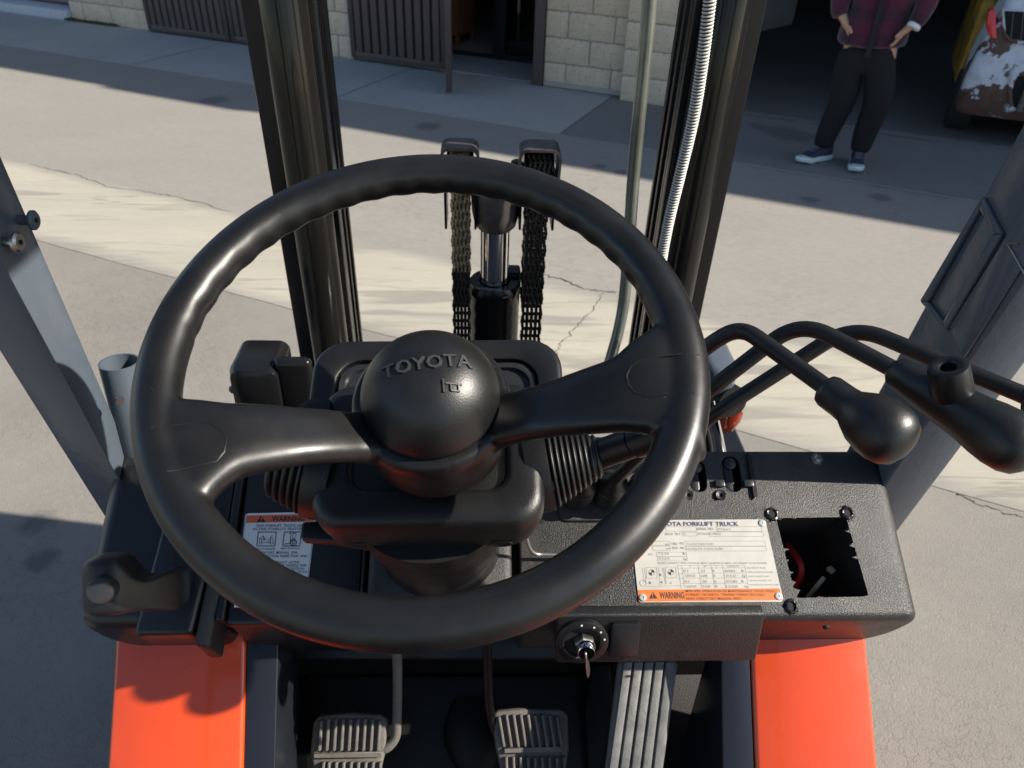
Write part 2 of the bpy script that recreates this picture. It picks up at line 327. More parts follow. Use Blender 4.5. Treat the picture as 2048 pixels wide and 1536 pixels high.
# ------------------------------------------------------------------ warehouse
M_BLOCK = mat('tan_block', (0.74, 0.61, 0.45), rough=0.9, spec=0.2, color2=(0.60, 0.50, 0.38), var_scale=9, bump=0.8, bump_scale=90, speck=(0.36, 0.31, 0.25), speck_scale=45, speck_t=0.60, dist=0.006)
M_MORT = mat('mortar', (0.40, 0.375, 0.335), rough=0.95, bump=0.5, bump_scale=80)
M_GATE = mat('brown_gate_paint', (0.085, 0.060, 0.057), rough=0.45, color2=(0.060, 0.047, 0.048), var_scale=3, rough_var=0.1)
M_SHUT = mat('shutter_paint', (0.15, 0.13, 0.125), rough=0.55, var=0.1)
M_SILL = mat('pale_sill', (0.52, 0.54, 0.58), rough=0.7, var=0.1)
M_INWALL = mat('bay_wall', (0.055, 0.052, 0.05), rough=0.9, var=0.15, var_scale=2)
M_WOOD = mat('wood_cabinet', (0.26, 0.10, 0.04), rough=0.5, color2=(0.17, 0.065, 0.028), var_scale=6, stretch=(6, 6, 0.6))
M_TILE = mat('beige_floor', (0.34, 0.29, 0.23), rough=0.6, var=0.1)
M_DARKF = mat('dark_metal_frame', (0.018, 0.02, 0.026), rough=0.35)
M_CLOTH = mat('black_cloth', (0.010, 0.010, 0.011), rough=0.9)
M_MOSS = mat('moss', (0.10, 0.10, 0.03), rough=1.0, color2=(0.05, 0.045, 0.02), var_scale=40)
bld = empty('warehouse', B(-4, 6.7, 0), 'tan concrete block warehouse with an open bay behind the truck', 'building')
TF = 6.55
def wallbox(name, s0, s1, t0, t1, z0, z1, m, parent=bld, **k):
    return MB().rng(s0, s1, t0, t1, z0, z1).build(name, m, parent, M=BLD, **k)
def brick_mat():
    m = bpy.data.materials.new('block_courses'); m.use_nodes = True; t = m.node_tree; L = t.links.new; b = t.nodes['Principled BSDF']; b.inputs['Roughness'].default_value = 0.9
    tc = t.nodes.new('ShaderNodeTexCoord'); mp = t.nodes.new('ShaderNodeMapping'); mp.inputs['Rotation'].default_value = (R(90), 0, 0)
    L(tc.outputs['Object'], mp.inputs[0]); br = t.nodes.new('ShaderNodeTexBrick'); L(mp.outputs[0], br.inputs['Vector'])
    br.inputs['Color1'].default_value = (0.36, 0.33, 0.28, 1); br.inputs['Color2'].default_value = (0.30, 0.27, 0.23, 1); br.inputs['Mortar'].default_value = (0.24, 0.22, 0.2, 1)
    br.inputs['Scale'].default_value = 1.0; br.inputs['Brick Width'].default_value = 0.406; br.inputs['Row Height'].default_value = 0.203; br.inputs['Mortar Size'].default_value = 0.006
    L(br.outputs[0], b.inputs['Base Color']); return m
M_COURSE = brick_mat()
ROOF = 5.35
ZC = 6*0.2032
piers = [(-8.27, -7.13, TF), (-4.93, -4.57, TF), (-2.60, -1.86, TF), (-1.86, -1.30, TF-0.13)]
BW, BH = 0.4064, 0.2032
block_me = {}
for (s0, s1, tf) in piers:
    core = wallbox('block_pier', s0, s1, tf+0.014, TF+0.32, 0.0, 3.0, M_MORT)
    wallbox('upper_courses', s0, s1, tf, tf+0.014, ZC+0.004, 3.0, M_COURSE)
    for k in range(6):
        z = k*BH; e = [s0]
        x = s0 + (0 if k % 2 else BW/2)
        cuts = []
        while x < s1-0.03:
            if x > s0+0.03: cuts.append(x)
            x += BW
        cuts = [s0]+cuts+[s1]
        for a, b in zip(cuts, cuts[1:]):
            key = (round(b-a, 3))
            if key not in block_me:
                o = MB().rng(0, b-a-0.010, 0, 0.05, 0, BH-0.010).build('block', M_BLOCK, bevel=0.004, seg=2)
                block_me[key] = o.data; bpy.data.objects.remove(o)
            o = bpy.data.objects.new('block', block_me[key]); col.objects.link(o)
            o.parent = core; o.matrix_parent_inverse = core.matrix_world.inverted()
            o.matrix_world = BLD @ Matrix.Translation((a+0.005, tf+random.uniform(-0.003, 0.003), z+0.006 + (0.03 if (k == 0 and False) else 0)))
# walls above and around the openings
wallbox('upper_wall', -14, -8.27, TF+0.002, TF+0.32, 3.0, ROOF, M_COURSE)
wallbox('upper_wall', -8.27, 14, TF+0.003, TF+0.32, 3.0, ROOF, M_COURSE)
wallbox('parapet', 1.75, 3.1, TF+0.01, TF+0.5, ROOF, ROOF+0.16, M_COURSE)
wallbox('front_wall', 5.2, 14, TF, TF+0.32, 0, 3.0, M_COURSE)
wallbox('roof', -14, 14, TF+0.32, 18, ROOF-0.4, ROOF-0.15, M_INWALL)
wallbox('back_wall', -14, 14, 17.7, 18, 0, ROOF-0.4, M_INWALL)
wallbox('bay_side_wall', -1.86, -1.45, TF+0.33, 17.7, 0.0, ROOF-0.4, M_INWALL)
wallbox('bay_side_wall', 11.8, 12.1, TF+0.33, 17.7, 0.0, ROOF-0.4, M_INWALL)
wallbox('room_side_wall', -5.2, -4.9, TF+0.33, 12, 0.0, 3.2, M_INWALL)
wallbox('room_back_wall', -4.9, -1.9, 11.7, 12, 0.0, 3.2, M_INWALL)
wallbox('room_ceiling', -4.9, -1.9, TF+0.33, 11.7, 2.9, 3.1, M_INWALL)
wallbox('room_floor', -4.9, -1.9, 7.32, 11.7, 0.0, 0.03, M_TILE)
wallbox('entry_step', -4.57, -2.6, 6.605, 7.25, 0.0, 0.011, G_APRON)
wallbox('side_end', -14, -13.7, TF+0.33, 17.7, 0, ROOF-0.4, M_INWALL)
wallbox('inner_partition', -8.27, -5.2, 7.2, 7.4, 0, 3.2, M_INWALL)
# footing strip under the wall by the bay
wallbox('footing', -2.59, -1.86, TF-0.012, TF+0.012, 0.0125, 0.05, M_MORT)

# moss at the foot of the left pier
mb = MB(); rnd = random.Random(3)
for i in range(260):
    s = -8.3+rnd.random()**1.7*0.75; t = TF-0.01-rnd.random()*0.05*(1.3-(s+8.3)); q = rnd.uniform(0.006, 0.018); p = B(s, t, 0.013); a = rnd.random()*6.28
    mb.add([p+Vector((q*math.cos(a), q*math.sin(a), 0)), p+Vector((q*math.cos(a+2.1), q*math.sin(a+2.1), 0)), p+Vector((q*math.cos(a+4.2), q*math.sin(a+4.2), 0)), p+Vector((0, 0, q*1.5))], [(0, 1, 3), (1, 2, 3), (2, 0, 3)])
o = mb.build('moss', M_MOSS, smooth=False); o['kind'] = 'stuff'; o['label'] = 'tuft of moss at the foot of the block pier'; o['category'] = 'moss'

# roller shutter at the far left
rs = empty('roller_shutter', B(-10, TF+0.1, 0), 'grey-brown roller shutter at the far left of the block wall', 'shutter')
MB().rng(-13.4, -8.29, 6.50, 6.9, 0.0, 0.10).build('sill', M_SILL, rs, M=BLD, bevel=0.008)
sl_me = None
for k in range(14):
    if sl_me is None:
        o = MB().loft([[(x, 0.0, 0.0), (x, -0.018, 0.02), (x, -0.022, 0.04), (x, -0.014, 0.062), (x, 0.0, 0.072), (x, 0.02, 0.072), (x, 0.02, 0.0)] for x in (-13.4, -8.30)]).build('slat', M_SHUT, rs, M=None, angle=50)
        sl_me = o.data
    else:
        o = bpy.data.objects.new('slat', sl_me); col.objects.link(o); o.parent = rs; o.matrix_parent_inverse = rs.matrix_world.inverted()
    o.matrix_world = BLD @ Matrix.Translation((0, 6.78, 0.105+k*0.0755))
MB().rng(-13.4, -8.30, 6.775, 6.80, 0.105+14*0.0755, 3.0).build('upper_curtain', M_SHUT, rs, M=BLD)

# metal gates
def gate_leaf(name, label, p0, p1, z0, z1, nb, parent_group='brown metal gates of the block wall'):
    d = (p1-p0); Lg = d.length; ux = d.normalized(); un = Vector((-ux.y, ux.x, 0))
    M = Matrix(((ux.x, un.x, 0, p0.x), (ux.y, un.y, 0, p0.y), (0, 0, 1, 0), (0, 0, 0, 1)))
    e = empty(name, p0, label, 'gate', parent_group)
    MB().rng(0, 0.05, -0.025, 0.025, z0, z1).build('post', M_GATE, e, M=M, bevel=0.004)
    MB().rng(Lg-0.05, Lg, -0.025, 0.025, z0, z1).build('post', M_GATE, e, M=M, bevel=0.004)
    MB().rng(0.05, Lg-0.05, -0.024, 0.024, z0, z0+0.055).build('bottom_rail', M_GATE, e, M=M, bevel=0.004)
    MB().rng(0.05, Lg-0.05, -0.024, 0.024, z1-0.05, z1).build('top_rail', M_GATE, e, M=M, bevel=0.004)
    pw = (Lg-0.1)/nb; me = None
    for i in range(nb):
        if me is None:
            q = [(0.0, 0.012), (0.012, -0.018), (pw*0.80, -0.018), (pw*0.80+0.010, 0.012), (pw, 0.012), (pw, 0.016), (0, 0.016)]
            o = MB().prism([(x, y, z0+0.055) for x, y in q], (0, 0, z1-z0-0.105)).build('slat', M_GATE, e, angle=20); me = o.data
        else:
            o = bpy.data.objects.new('slat', me); col.objects.link(o); o.parent = e; o.matrix_parent_inverse = e.matrix_world.inverted()
        o.matrix_world = M @ Matrix.Translation((0.05+i*pw, 0, 0))
    return e
g1 = gate_leaf('metal_gate', 'closed brown ribbed metal gate beside the moss-footed block pier', B(-7.11, TF-0.02), B(-6.02, TF-0.02), 0.02, 2.3, 11)
g2 = gate_leaf('metal_gate', 'closed brown ribbed metal gate just left of the mast', B(-6.0, TF-0.02), B(-4.95, TF-0.02), 0.02, 2.3, 11)
g3 = gate_leaf('metal_gate', 'brown ribbed gate panel left of the open doorway', B(-4.55, TF-0.03), B(-3.53, TF-0.03), 0.035, 2.3, 10)
g4 = gate_leaf('metal_gate', 'narrow brown gate leaf swung open towards the truck', B(-3.49, TF-0.06), B(-3.15, 5.84), 0.03, 2.3, 7)
wallbox('door_jamb', -2.69, -2.60, TF-0.03, TF+0.2, 0.0, 2.4, M_GATE)
wallbox('door_header', -4.57, -2.60, TF+0.01, TF+0.2, 2.4, 3.0, M_GATE)
# glazed inner door
dr = empty('glass_door', B(-3.4, 7.3, 0), 'dark framed glass door inside the open doorway', 'door')
for a, b in ((-4.5, -4.44), (-3.42, -3.30), (-2.66, -2.60)): MB().rng(a, b, 7.26, 7.32, 0.0, 2.3).build('frame_post', M_DARKF, dr, M=BLD, bevel=0.004)
MB().rng(-4.44, -3.42, 7.262, 7.318, 0.0, 0.035).build('threshold', M_DARKF, dr, M=BLD)
MB().rng(-3.30, -2.66, 7.262, 7.318, 0.0, 0.06).build('bottom_rail', M_DARKF, dr, M=BLD)
MB().rng(-4.44, -2.66, 7.262, 7.318, 2.2, 2.3).build('top_rail', M_DARKF, dr, M=BLD)
gm = bpy.data.materials.new('window_glass'); gm.use_nodes = True; t = gm.node_tree; t.nodes.remove(t.nodes['Principled BSDF'])
tr = t.nodes.new('ShaderNodeBsdfTransparent'); tr.inputs[0].default_value = (0.55, 0.57, 0.58, 1); gl = t.nodes.new('ShaderNodeBsdfGlossy'); gl.inputs['Roughness'].default_value = 0.02
fr = t.nodes.new('ShaderNodeFresnel'); fr.inputs[0].default_value = 1.5; mx = t.nodes.new('ShaderNodeMixShader')
t.links.new(fr.outputs[0], mx.inputs[0]); t.links.new(tr.outputs[0], mx.inputs[1]); t.links.new(gl.outputs[0], mx.inputs[2]); t.links.new(mx.outputs[0], t.nodes['Material Output'].inputs[0])
MB().rng(-3.30, -2.66, 7.286, 7.292, 0.06, 2.2).build('pane', gm, dr, M=BLD)
# things in the doorway
cb = empty('wood_cabinet', B(-4.3, 7.65, 0.03), 'reddish wood cabinet just inside the doorway', 'cabinet')
MB().rng(-4.42, -3.93, 7.5, 7.9, 0.13, 1.5).build('carcass', M_WOOD, cb, M=BLD, bevel=0.006)
for s in (-4.40, -3.97): 
    MB().rng(s, s+0.04, 7.51, 7.55, 0.03, 0.13).build('leg', M_WOOD, cb, M=BLD); MB().rng(s, s+0.04, 7.85, 7.89, 0.03, 0.13).build('leg', M_WOOD, cb, M=BLD)
MB().rng(-4.40, -4.19, 7.488, 7.499, 0.16, 1.46).build('door', M_WOOD, cb, M=BLD, bevel=0.003); MB().rng(-4.17, -3.95, 7.488, 7.499, 0.16, 1.46).build('door', M_WOOD, cb, M=BLD, bevel=0.003)
mb = MB(); rg = []
for i in range(14):
    z = 0.12+i*0.1; k = i/13; a = 0.16*math.sin(math.pi*min(1, k*1.1+0.12))**0.7+0.03; rg.append([B(-3.62+0.04*math.sin(i*1.3)+a*math.cos(q*math.pi/8)*(1.05), 8.25+0.10*math.sin(q*math.pi/8), z) for q in range(16)])
o = mb.loft(rg).build('garment_bag', M_CLOTH); o['label'] = 'black garment bag hanging inside the doorway'; o['category'] = 'bag'
wallbox('room_divider', -3.9, -3.3, 8.6, 8.75, 0.03, 2.9, mat('pale_block', (0.30, 0.31, 0.33), rough=0.9, var=0.1))

# cracks and joints in the paving: narrow dark furrows
M_CRACK = mat('crack_dirt', (0.05, 0.047, 0.042), rough=1.0)
def crack(px, z, w_, seed, sub=9, amp=0.012):
    rnd = random.Random(seed); pts = [atz(x, y, z) for x, y in px]; P = []
    for a, b in zip(pts, pts[1:]):
        for j in range(sub): P.append(a.lerp(b, j/sub)+Vector((rnd.uniform(-amp, amp), rnd.uniform(-amp, amp), 0)))
    P.append(pts[-1]); mb = MB(); vs = []
    for i, q in enumerate(P):
        d = (P[min(i+1, len(P)-1)]-P[max(0, i-1)]).normalized(); nn = Vector((-d.y, d.x, 0)); k = w_*rnd.uniform(0.25, 1.0)*(0.3 if i in (0, len(P)-1) else 1)
        vs += [q-nn*k, q+nn*k]
    mb.add(vs, [(2*i, 2*i+2, 2*i+3, 2*i+1) for i in range(len(P)-1)])
    o = mb.build('crack', M_CRACK, smooth=False); o['kind'] = 'structure'
crack([(1080, 546), (1130, 560), (1175, 578), (1232, 586)], 0.0034, 0.0045, 1)
crack([(1205, 586), (1180, 625), (1150, 655), (1120, 690), (1105, 716)], 0.0034, 0.0026, 2)
crack([(60, 328), (160, 352), (210, 372), (290, 384), (350, 392), (470, 425)], 0.0034, 0.0038, 3)
crack([(1445, 222), (1560, 238), (1700, 258), (1900, 287)], 0.0112, 0.005, 4, amp=0.004)
crack([(1480, 330), (1600, 348), (1760, 374), (1900, 398)], 0.0050, 0.003, 5, amp=0.006)
crack([(1910, 985), (1960, 1010), (2048, 1035)], 0.0012, 0.003, 6)

# ================================================================== THE FORKLIFT
fk = empty('forklift', (0.037, 0.6, 0), 'black and orange forklift seen from its seat, steering wheel in front', 'forklift')
XC = 0.037
# ------------------------------------------------------------------ mast
_tl = R(3.0)
MAST = Matrix.Translation((0, 1.25, 1.2)) @ Matrix.Rotation(_tl, 4, 'X') @ Matrix.Translation((0, 0, -1.2))
def mirror_x(mb):
    m2 = MB(); m2.v = [Vector((2*XC-p.x, p.y, p.z)) for p in mb.v]; m2.f = [tuple(reversed(f)) for f in mb.f]; return m2
ZT, ZB = 2.15, 0.18
def rail_outer():
    q = [(-0.347, 0.0), (-0.240, 0.0), (-0.240, 0.020), (-0.322, 0.024), (-0.322, 0.088), (-0.240, 0.092), (-0.240, 0.106), (-0.347, 0.106)]
    return MB().prism([(x, y, ZB) for x, y in q], (0, 0, ZT-ZB))
def rail_inner():
    q = [(-0.312, 0.030), (-0.243, 0.030), (-0.243, 0.046), (-0.275, 0.050), (-0.275, 0.066), (-0.243, 0.070), (-0.243, 0.084), (-0.312, 0.084)]
    return MB().prism([(x, y, ZB+0.08) for x, y in q], (0, 0, ZT-ZB-0.05))
def lift_cyl(): return MB().lathe([(0.033, 0.35), (0.033, 1.98), (0.030, 1.985), (0.022, 2.0), (0.022, 2.14)], (-0.274, -0.046, 0), seg=40)
def clamp(): return MB().rng(-0.335, -0.243, -0.088, -0.001, 1.62, 1.66)
for mk in (lambda m: m, mirror_x):
    mk(rail_outer()).build('mast_rail', M_MAST, fk, M=MAST, bevel=0.004, seg=2)
    mk(rail_inner()).build('inner_mast_rail', M_MAST, fk, M=MAST, bevel=0.004, seg=2)
    mk(lift_cyl()).build('lift_cylinder', M_CYL, fk, M=MAST)
MB().rng(-0.32, 0.394, 0.03, 0.11, 0.40, 0.55).build('crossmember', M_MAST, fk, M=MAST, bevel=0.008)
MB().rng(-0.32, 0.394, 0.03, 0.11, 2.02, 2.15).build('crossmember', M_MAST, fk, M=MAST, bevel=0.008)
# thin backing strips that close the rail channels low down
# ------------------------------------------------------------------ centre lift cylinder with its chains
CX = 0.029
c = MB().lathe([(0.050, 0.3), (0.050, 0.955), (0.0515, 0.957), (0.0515, 0.968), (0.047, 0.976), (0.030, 0.976), (0.028, 0.966)], (CX, 0.08, 0), seg=48).build('centre_cylinder', M_MAST, fk, M=MAST)
MB().lathe([(0.0275, 0.90), (0.0275, 1.12)], (CX, 0.08, 0), seg=48).build('piston_rod', M_CHROME, fk, M=MAST)
MB().lathe([(0.031, 1.088), (0.038, 1.096), (0.043, 1.12), (0.046, 1.17), (0.046, 1.185)], (CX, 0.08, 0), seg=40).build('crosshead', M_RUST, fk, M=MAST)
MB().rng(CX-0.062, CX+0.078, 0.062, 0.098, 1.185, 1.205).build('crosshead_plate', M_MAST, fk, M=MAST, bevel=0.003)
for x in (CX-0.022, CX+0.036): MB().lathe([(0.011, 1.205), (0.011, 1.214), (0.009, 1.216)], (x, 0.08, 0), seg=6).build('bolt', M_MAST, fk, M=MAST)
# stop lug on the cylinder top
MB().rng(CX+0.018, CX+0.052, 0.09, 0.13, 0.955, 0.985).build('lug', M_MAST, fk, M=MAST, bevel=0.006)
def link_mesh(wd):
    mb = MB(); n = 5
    for i in range(n):
        x = -wd/2+0.002+i*(wd-0.004)/(n-1); h = 0.0125 if i % 2 else 0.0105
        q = []
        for a in range(8):
            an = math.pi*a/7; q.append((x-0.0018, 0.0075*math.cos(an), h*0.55+0.006*math.sin(an)))
        for a in range(8):
            an = math.pi+math.pi*a/7; q.append((x-0.0018, 0.0075*math.cos(an), -h*0.55+0.006*math.sin(an)))
        mb.prism(q, (0.0036, 0, 0))
    mb.lathe([(0.0035, -wd/2-0.001), (0.0035, wd/2+0.001)], (0, 0, 0), (1, 0, 0), seg=8)
    return mb
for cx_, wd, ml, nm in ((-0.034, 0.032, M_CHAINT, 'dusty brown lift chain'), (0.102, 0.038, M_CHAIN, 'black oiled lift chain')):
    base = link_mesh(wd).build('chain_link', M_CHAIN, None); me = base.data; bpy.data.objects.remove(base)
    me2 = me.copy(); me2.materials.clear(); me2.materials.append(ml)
    carrier = MB().lathe([(0.006, -wd/2-0.006), (0.006, wd/2+0.006)], (cx_, 0.078, 1.205), (1, 0, 0), seg=12).build('chain', M_CHAIN, fk, M=MAST, label=nm)
    MB().lathe([(0.030, -wd/2-0.007), (0.030, -wd/2-0.003), (0.022, -wd/2), (0.022, wd/2), (0.030, wd/2+0.003), (0.030, wd/2+0.007)], (cx_, 0.078, 1.205), (1, 0, 0), seg=28).build('sheave', M_MAST, fk, M=MAST)
    pts = []; z = 0.56
    while z < 1.2: pts.append((0.078-0.031, z, 0)); z += 0.0172
    for k in range(7): a = math.pi - math.pi*(k+0.3)/6.5; pts.append((0.078+0.031*math.cos(a), 1.205+0.031*math.sin(a), a-math.pi))
    z = 1.19
    while z > 0.9: pts.append((0.078+0.031, z, 0)); z -= 0.0172
    for i, (yy, zz, rot) in enumerate(pts):
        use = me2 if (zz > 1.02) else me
        o = bpy.data.objects.new('chain_link', use); col.objects.link(o); o.parent = carrier; o.matrix_parent_inverse = carrier.matrix_world.inverted()
        o.matrix_world = MAST @ Matrix.Translation((cx_+(0.0012 if i % 2 else -0.0012), yy, zz)) @ Matrix.Rotation(rot, 4, 'X')
    # strap guard over the sheave
    a, b = cx_-wd/2-0.014, cx_+wd/2+0.014
    ring = []
    path = arc_path([(a, 0.03, 1.185), (a-0.001, 0.03, 1.252), (b+0.001, 0.03, 1.252), (b, 0.03, 1.185)], 0.016, 6)
    mbg = MB()
    for p, q in zip(path, path[1:]):
        d = (q-p).normalized(); nn = Vector((-d.z, 0, d.x))*0.0022
        mbg.hexa([p-nn, q-nn, q-nn+Vector((0, 0.05, 0)), p-nn+Vector((0, 0.05, 0))], [p+nn, q+nn, q+nn+Vector((0, 0.05, 0)), p+nn+Vector((0, 0.05, 0))])
    mbg.build('chain_guard', M_RUST, fk, M=MAST)
    for sx in (-1, 1): MB().rng(cx_+sx*(wd/2+0.0105)-0.0022, cx_+sx*(wd/2+0.0105)+0.0022, 0.044, 0.112, 1.10, 1.20).build('side_plate', M_MAST, fk, M=MAST, bevel=0.001, seg=1)

# ------------------------------------------------------------------ pipe and spiral-guarded hose on the right
pp = [aty(x, y, Y) for x, y, Y in ((1305, -90, 1.15), (1299, 0, 1.16), (1290, 110, 1.17), (1277, 240, 1.18), (1265, 380, 1.19), (1257, 500, 1.195), (1248, 600, 1.19), (1236, 665, 1.18), (1218, 730, 1.17), (1205, 790, 1.15))]
def smooth_path(pts, n=6):
    pts = [Vector(p) for p in pts]; out = []
    for i in range(len(pts)-1):
        p0 = pts[max(0, i-1)]; p1 = pts[i]; p2 = pts[i+1]; p3 = pts[min(len(pts)-1, i+2)]
        for j in range(n):
            t = j/n; out.append(0.5*((2*p1)+(p2-p0)*t+(2*p0-5*p1+4*p2-p3)*t*t+(3*p1-p0-3*p2+p3)*t**3))
    out.append(pts[-1]); return out
MB().tube(smooth_path(pp), 0.0102, 20).build('steel_pipe', M_GALV, fk)
hp = smooth_path([aty(x, y, Y) for x, y, Y in ((1432, -80, 1.10), (1420, 0, 1.105), (1408, 100, 1.11), (1388, 230, 1.12), (1360, 350, 1.13), (1336, 450, 1.135), (1320, 540, 1.14), (1306, 640, 1.15), (1295, 720, 1.16))], 10)
MB().tube(hp, 0.0062, 14).build('hydraulic_hose', M_RUB, fk)
# spiral spring guard: a wire wound round the hose
tot = 0; acc = [0]
for a, b in zip(hp, hp[1:]): tot += (b-a).length; acc.append(tot)
def along(s):
    for i in range(len(acc)-1):
        if acc[i+1] >= s: k = (s-acc[i])/max(1e-9, acc[i+1]-acc[i]); return hp[i].lerp(hp[i+1], k), (hp[i+1]-hp[i]).normalized()
    return hp[-1], (hp[-1]-hp[-2]).normalized()
pitch_ = 0.0046; per = 9; wire = []; nst = int(tot*0.82/pitch_*per)
for i in range(nst):
    p, t_ = along(i/per*pitch_); x_ = (Vector((1, 0, 0))-t_*t_.x).normalized(); y_ = t_.cross(x_); a = 2*math.pi*i/per
    wire.append(p+(x_*math.cos(a)+y_*math.sin(a))*0.0076)
MB().tube(wire, 0.0015, 6).build('spring_guard', mat('zinc_wire', (0.60, 0.58, 0.54), rough=0.55, metal=0.15), fk)

# ------------------------------------------------------------------ pillars and overhead guard
def zline(p, q, z): k = (z-p.z)/(q.z-p.z); return p+(q-p)*k
def beam(edges, z0, z1, rear):               # leaning lower half, upright upper half up to the guard
    zb = 1.52; k = [zline(*e, zb) for e in edges]; top = []
    for i, q in enumerate(k):
        f_ = max(c.y for c in k); top.append(Vector((q.x, (f_-0.075) if i in rear else f_, z1)))
    return MB().loft([[zline(*e, z0) for e in edges], k, top])
XL, XR = -0.44, 0.516
lf = (atx(0, 310, XL), atx(255, 900, XL)); lr = (atx(0, 515, XL), atx(206, 899, XL)); lo = (atx(0, 702, XL-0.062), atx(178, 983, XL-0.062))
lof = (lf[0]+Vector((-0.066, 0, 0)), lf[1]+Vector((-0.066, 0, 0)))
pl = beam([lo, lr, lf, lof], 0.80, 2.06, (0, 1)).build('front_pillar', M_SLATE, fk, bevel=0.006, seg=3)
rf = (atx(2048, 240, XR), atx(1700, 885, XR)); rr_ = (atx(2048, 555, XR), atx(1782, 948, XR)); ro = (rr_[0]+Vector((0.07, 0.004, 0)), rr_[1]+Vector((0.07, 0.004, 0)))
rof = (rf[0]+Vector((0.074, 0, 0)), rf[1]+Vector((0.074, 0, 0)))
pr = beam([rr_, ro, rof, rf], 0.80, 2.06, (0, 1)).build('front_pillar', M_SLATE, fk, bevel=0.005, seg=3)
# raised cover plates on the inner face of the right pillar
def quad_plate(pts, X, th): return MB().prism([atx(x, y, X) for x, y in pts], (-th, 0, 0))
quad_plate([(1966, 420), (1994, 470), (1893, 642), (1862, 603)], XR-0.004, 0.002)
frm = MB(); q = [(1966, 420), (1994, 470), (1893, 642), (1862, 603)]
P = [atx(x, y, XR-0.0003) for x, y in q]; Q = [atx(x, y, XR-0.0003) for x, y in ((1972, 392), (2012, 468), (1898, 662), (1846, 602))]
for i in range(4):
    j = (i+1) % 4; frm.prism([P[i], P[j], Q[j], Q[i]], (-0.0045, 0, 0))
frm.build('recess_frame', M_SLATE, fk, bevel=0.0015, seg=2)
MB().prism([atx(x, y, XR-0.0003) for x, y in ((2090, 362), (1904, 653), (1932, 716), (2090, 468))], (-0.003, 0, 0)).build('cover_plate', M_SLATE, fk, bevel=0.001, seg=2)
MB().tube(dense([atx(x, y, XR-0.0045) for x, y in ((2036, 487), (2015, 487), (2026, 506), (2060, 566))], 4), 0.0009, 6).build('torn_sticker_edge', M_STEEL, fk)
# overhead guard
GY0 = max(zline(*lf, 1.52).y, zline(*rf, 1.52).y)
MB().rng(-0.506, -0.436, -0.95, GY0, 2.06, 2.13).build('guard_rail', M_SLATE, fk, bevel=0.01)
MB().rng(XR-0.004, XR+0.066, -0.95, GY0, 2.06, 2.13).build('guard_rail', M_SLATE, fk, bevel=0.01)
MB().rng(-0.436, XR-0.004, GY0-0.12, GY0-0.002, 2.062, 2.128).build('guard_header', M_SLATE, fk, bevel=0.01)
MB().rng(-0.436, XR-0.004, -0.95, -0.85, 2.062, 2.128).build('guard_header', M_SLATE, fk, bevel=0.01)
for i in range(9):
    x = -0.385+i*0.102; MB().rng(x, x+0.040, -0.85, GY0-0.12, 2.07, 2.118).build('guard_bar', M_SLATE, fk, bevel=0.004, seg=2)  # unseen bars, set wide and close to cut the sky light overhead
for x in (-0.506, XR-0.004): MB().rng(x, x+0.07, -0.95, -0.86, 0.9, 2.06).build('rear_pillar', M_SLATE, fk, bevel=0.01)
# bolts on the left pillar
def bolt_on(p, axis, r, h, m, m2=None, name='bolt', stem=0.0):
    ax = Vector(axis).normalized(); o = MB().lathe([(r*0.5, 0), (r*0.5, stem), (r, stem), (r, stem+h*0.6), (r*0.8, stem+h)], p, ax, seg=24).build(name, m, fk)
    if m2: MB().lathe([(r*0.28, 0), (r*0.28, 0.0008)], Vector(p)+ax*(stem+h), ax, seg=6).build('socket', m2, o)
    return o
inn = Vector((1, 0, 0))
bolt_on(atx(38, 440, XL), inn, 0.0095, 0.004, M_SLATE, M_VOID, stem=0.012)
bolt_on(atx(8, 484, XL), inn, 0.0095, 0.005, M_STEEL, M_VOID, stem=0.010)
# short tube holder on the left pillar
tp = atx(232, 752, XL+0.02)
tb = MB(); ax = Vector((0.0, 0.10, 1)).normalized()
tb.lathe([(0.023, -0.14), (0.023, 0), (0.0205, 0), (0.0205, -0.12)], tp+Vector((-0.008, 0.03, 0)), ax, seg=40)
tb.build('tube_holder', M_SLATE, fk)
bolt_on(atx(238, 800, XL+0.03)+Vector((0, 0.0, 0)), (0.6, -0.8, 0), 0.005, 0.004, M_STEEL)

# ------------------------------------------------------------------ dash
def dash_piece(name, x0, x1, m, rl=0.004, rr2=0.004, th=0.150, v0=0.0, v1=0.212, top=0.0, low=0.0, bev=0.010):
    def outline(e):
        q = []
        def arc(cx, cy, r, a0, a1, n=6):
            for i in range(n+1):
                a = R(a0+(a1-a0)*i/n); q.append((cx+r*math.cos(a), cy+r*math.sin(a)))
        X0, X1, T, H = x0+e, x1-e, top-e, th-2*e
        rt = max(0.0015, (0.022 if rr2 > 0.01 else 0.003)-e*0.5); lt = max(0.0015, (0.022 if rl > 0.01 else 0.003)-e*0.5); rb = max(0.0015, rr2-e*0.8); lb = max(0.0015, rl-e*0.8)
        rb = min(rb, H-rt-0.001); lb = min(lb, H-lt-0.001)
        arc(X1-rt, T-rt, rt, 90, 0); arc(X1-rb, T-H+rb, rb, 0, -90); arc(X0+lb, T-H+lb, lb, -90, -180); arc(X0+lt, T-lt, lt, 180, 90)
        return q
    rings = []
    for k in range(6):
        a = k/5*math.pi/2; e = bev*(1-math.sin(a)); dv = bev*(1-math.cos(a)); rings.append([(x, v0+0.088*(o-top)+dv, o) for x, o in outline(e)])
    for k in range(4):
        a = k/3*math.pi/2; e = bev*0.6*(1-math.cos(a)); dv = bev*0.6*(1-math.sin(a)); rings.append([(x, v1-dv, o) for x, o in outline(e)])
    return MB().loft(rings).build(name, m, fk, M=DASH, angle=50)
dr_ = dash_piece('dashboard', 0.050, 0.528, M_DASH, rr2=0.095)
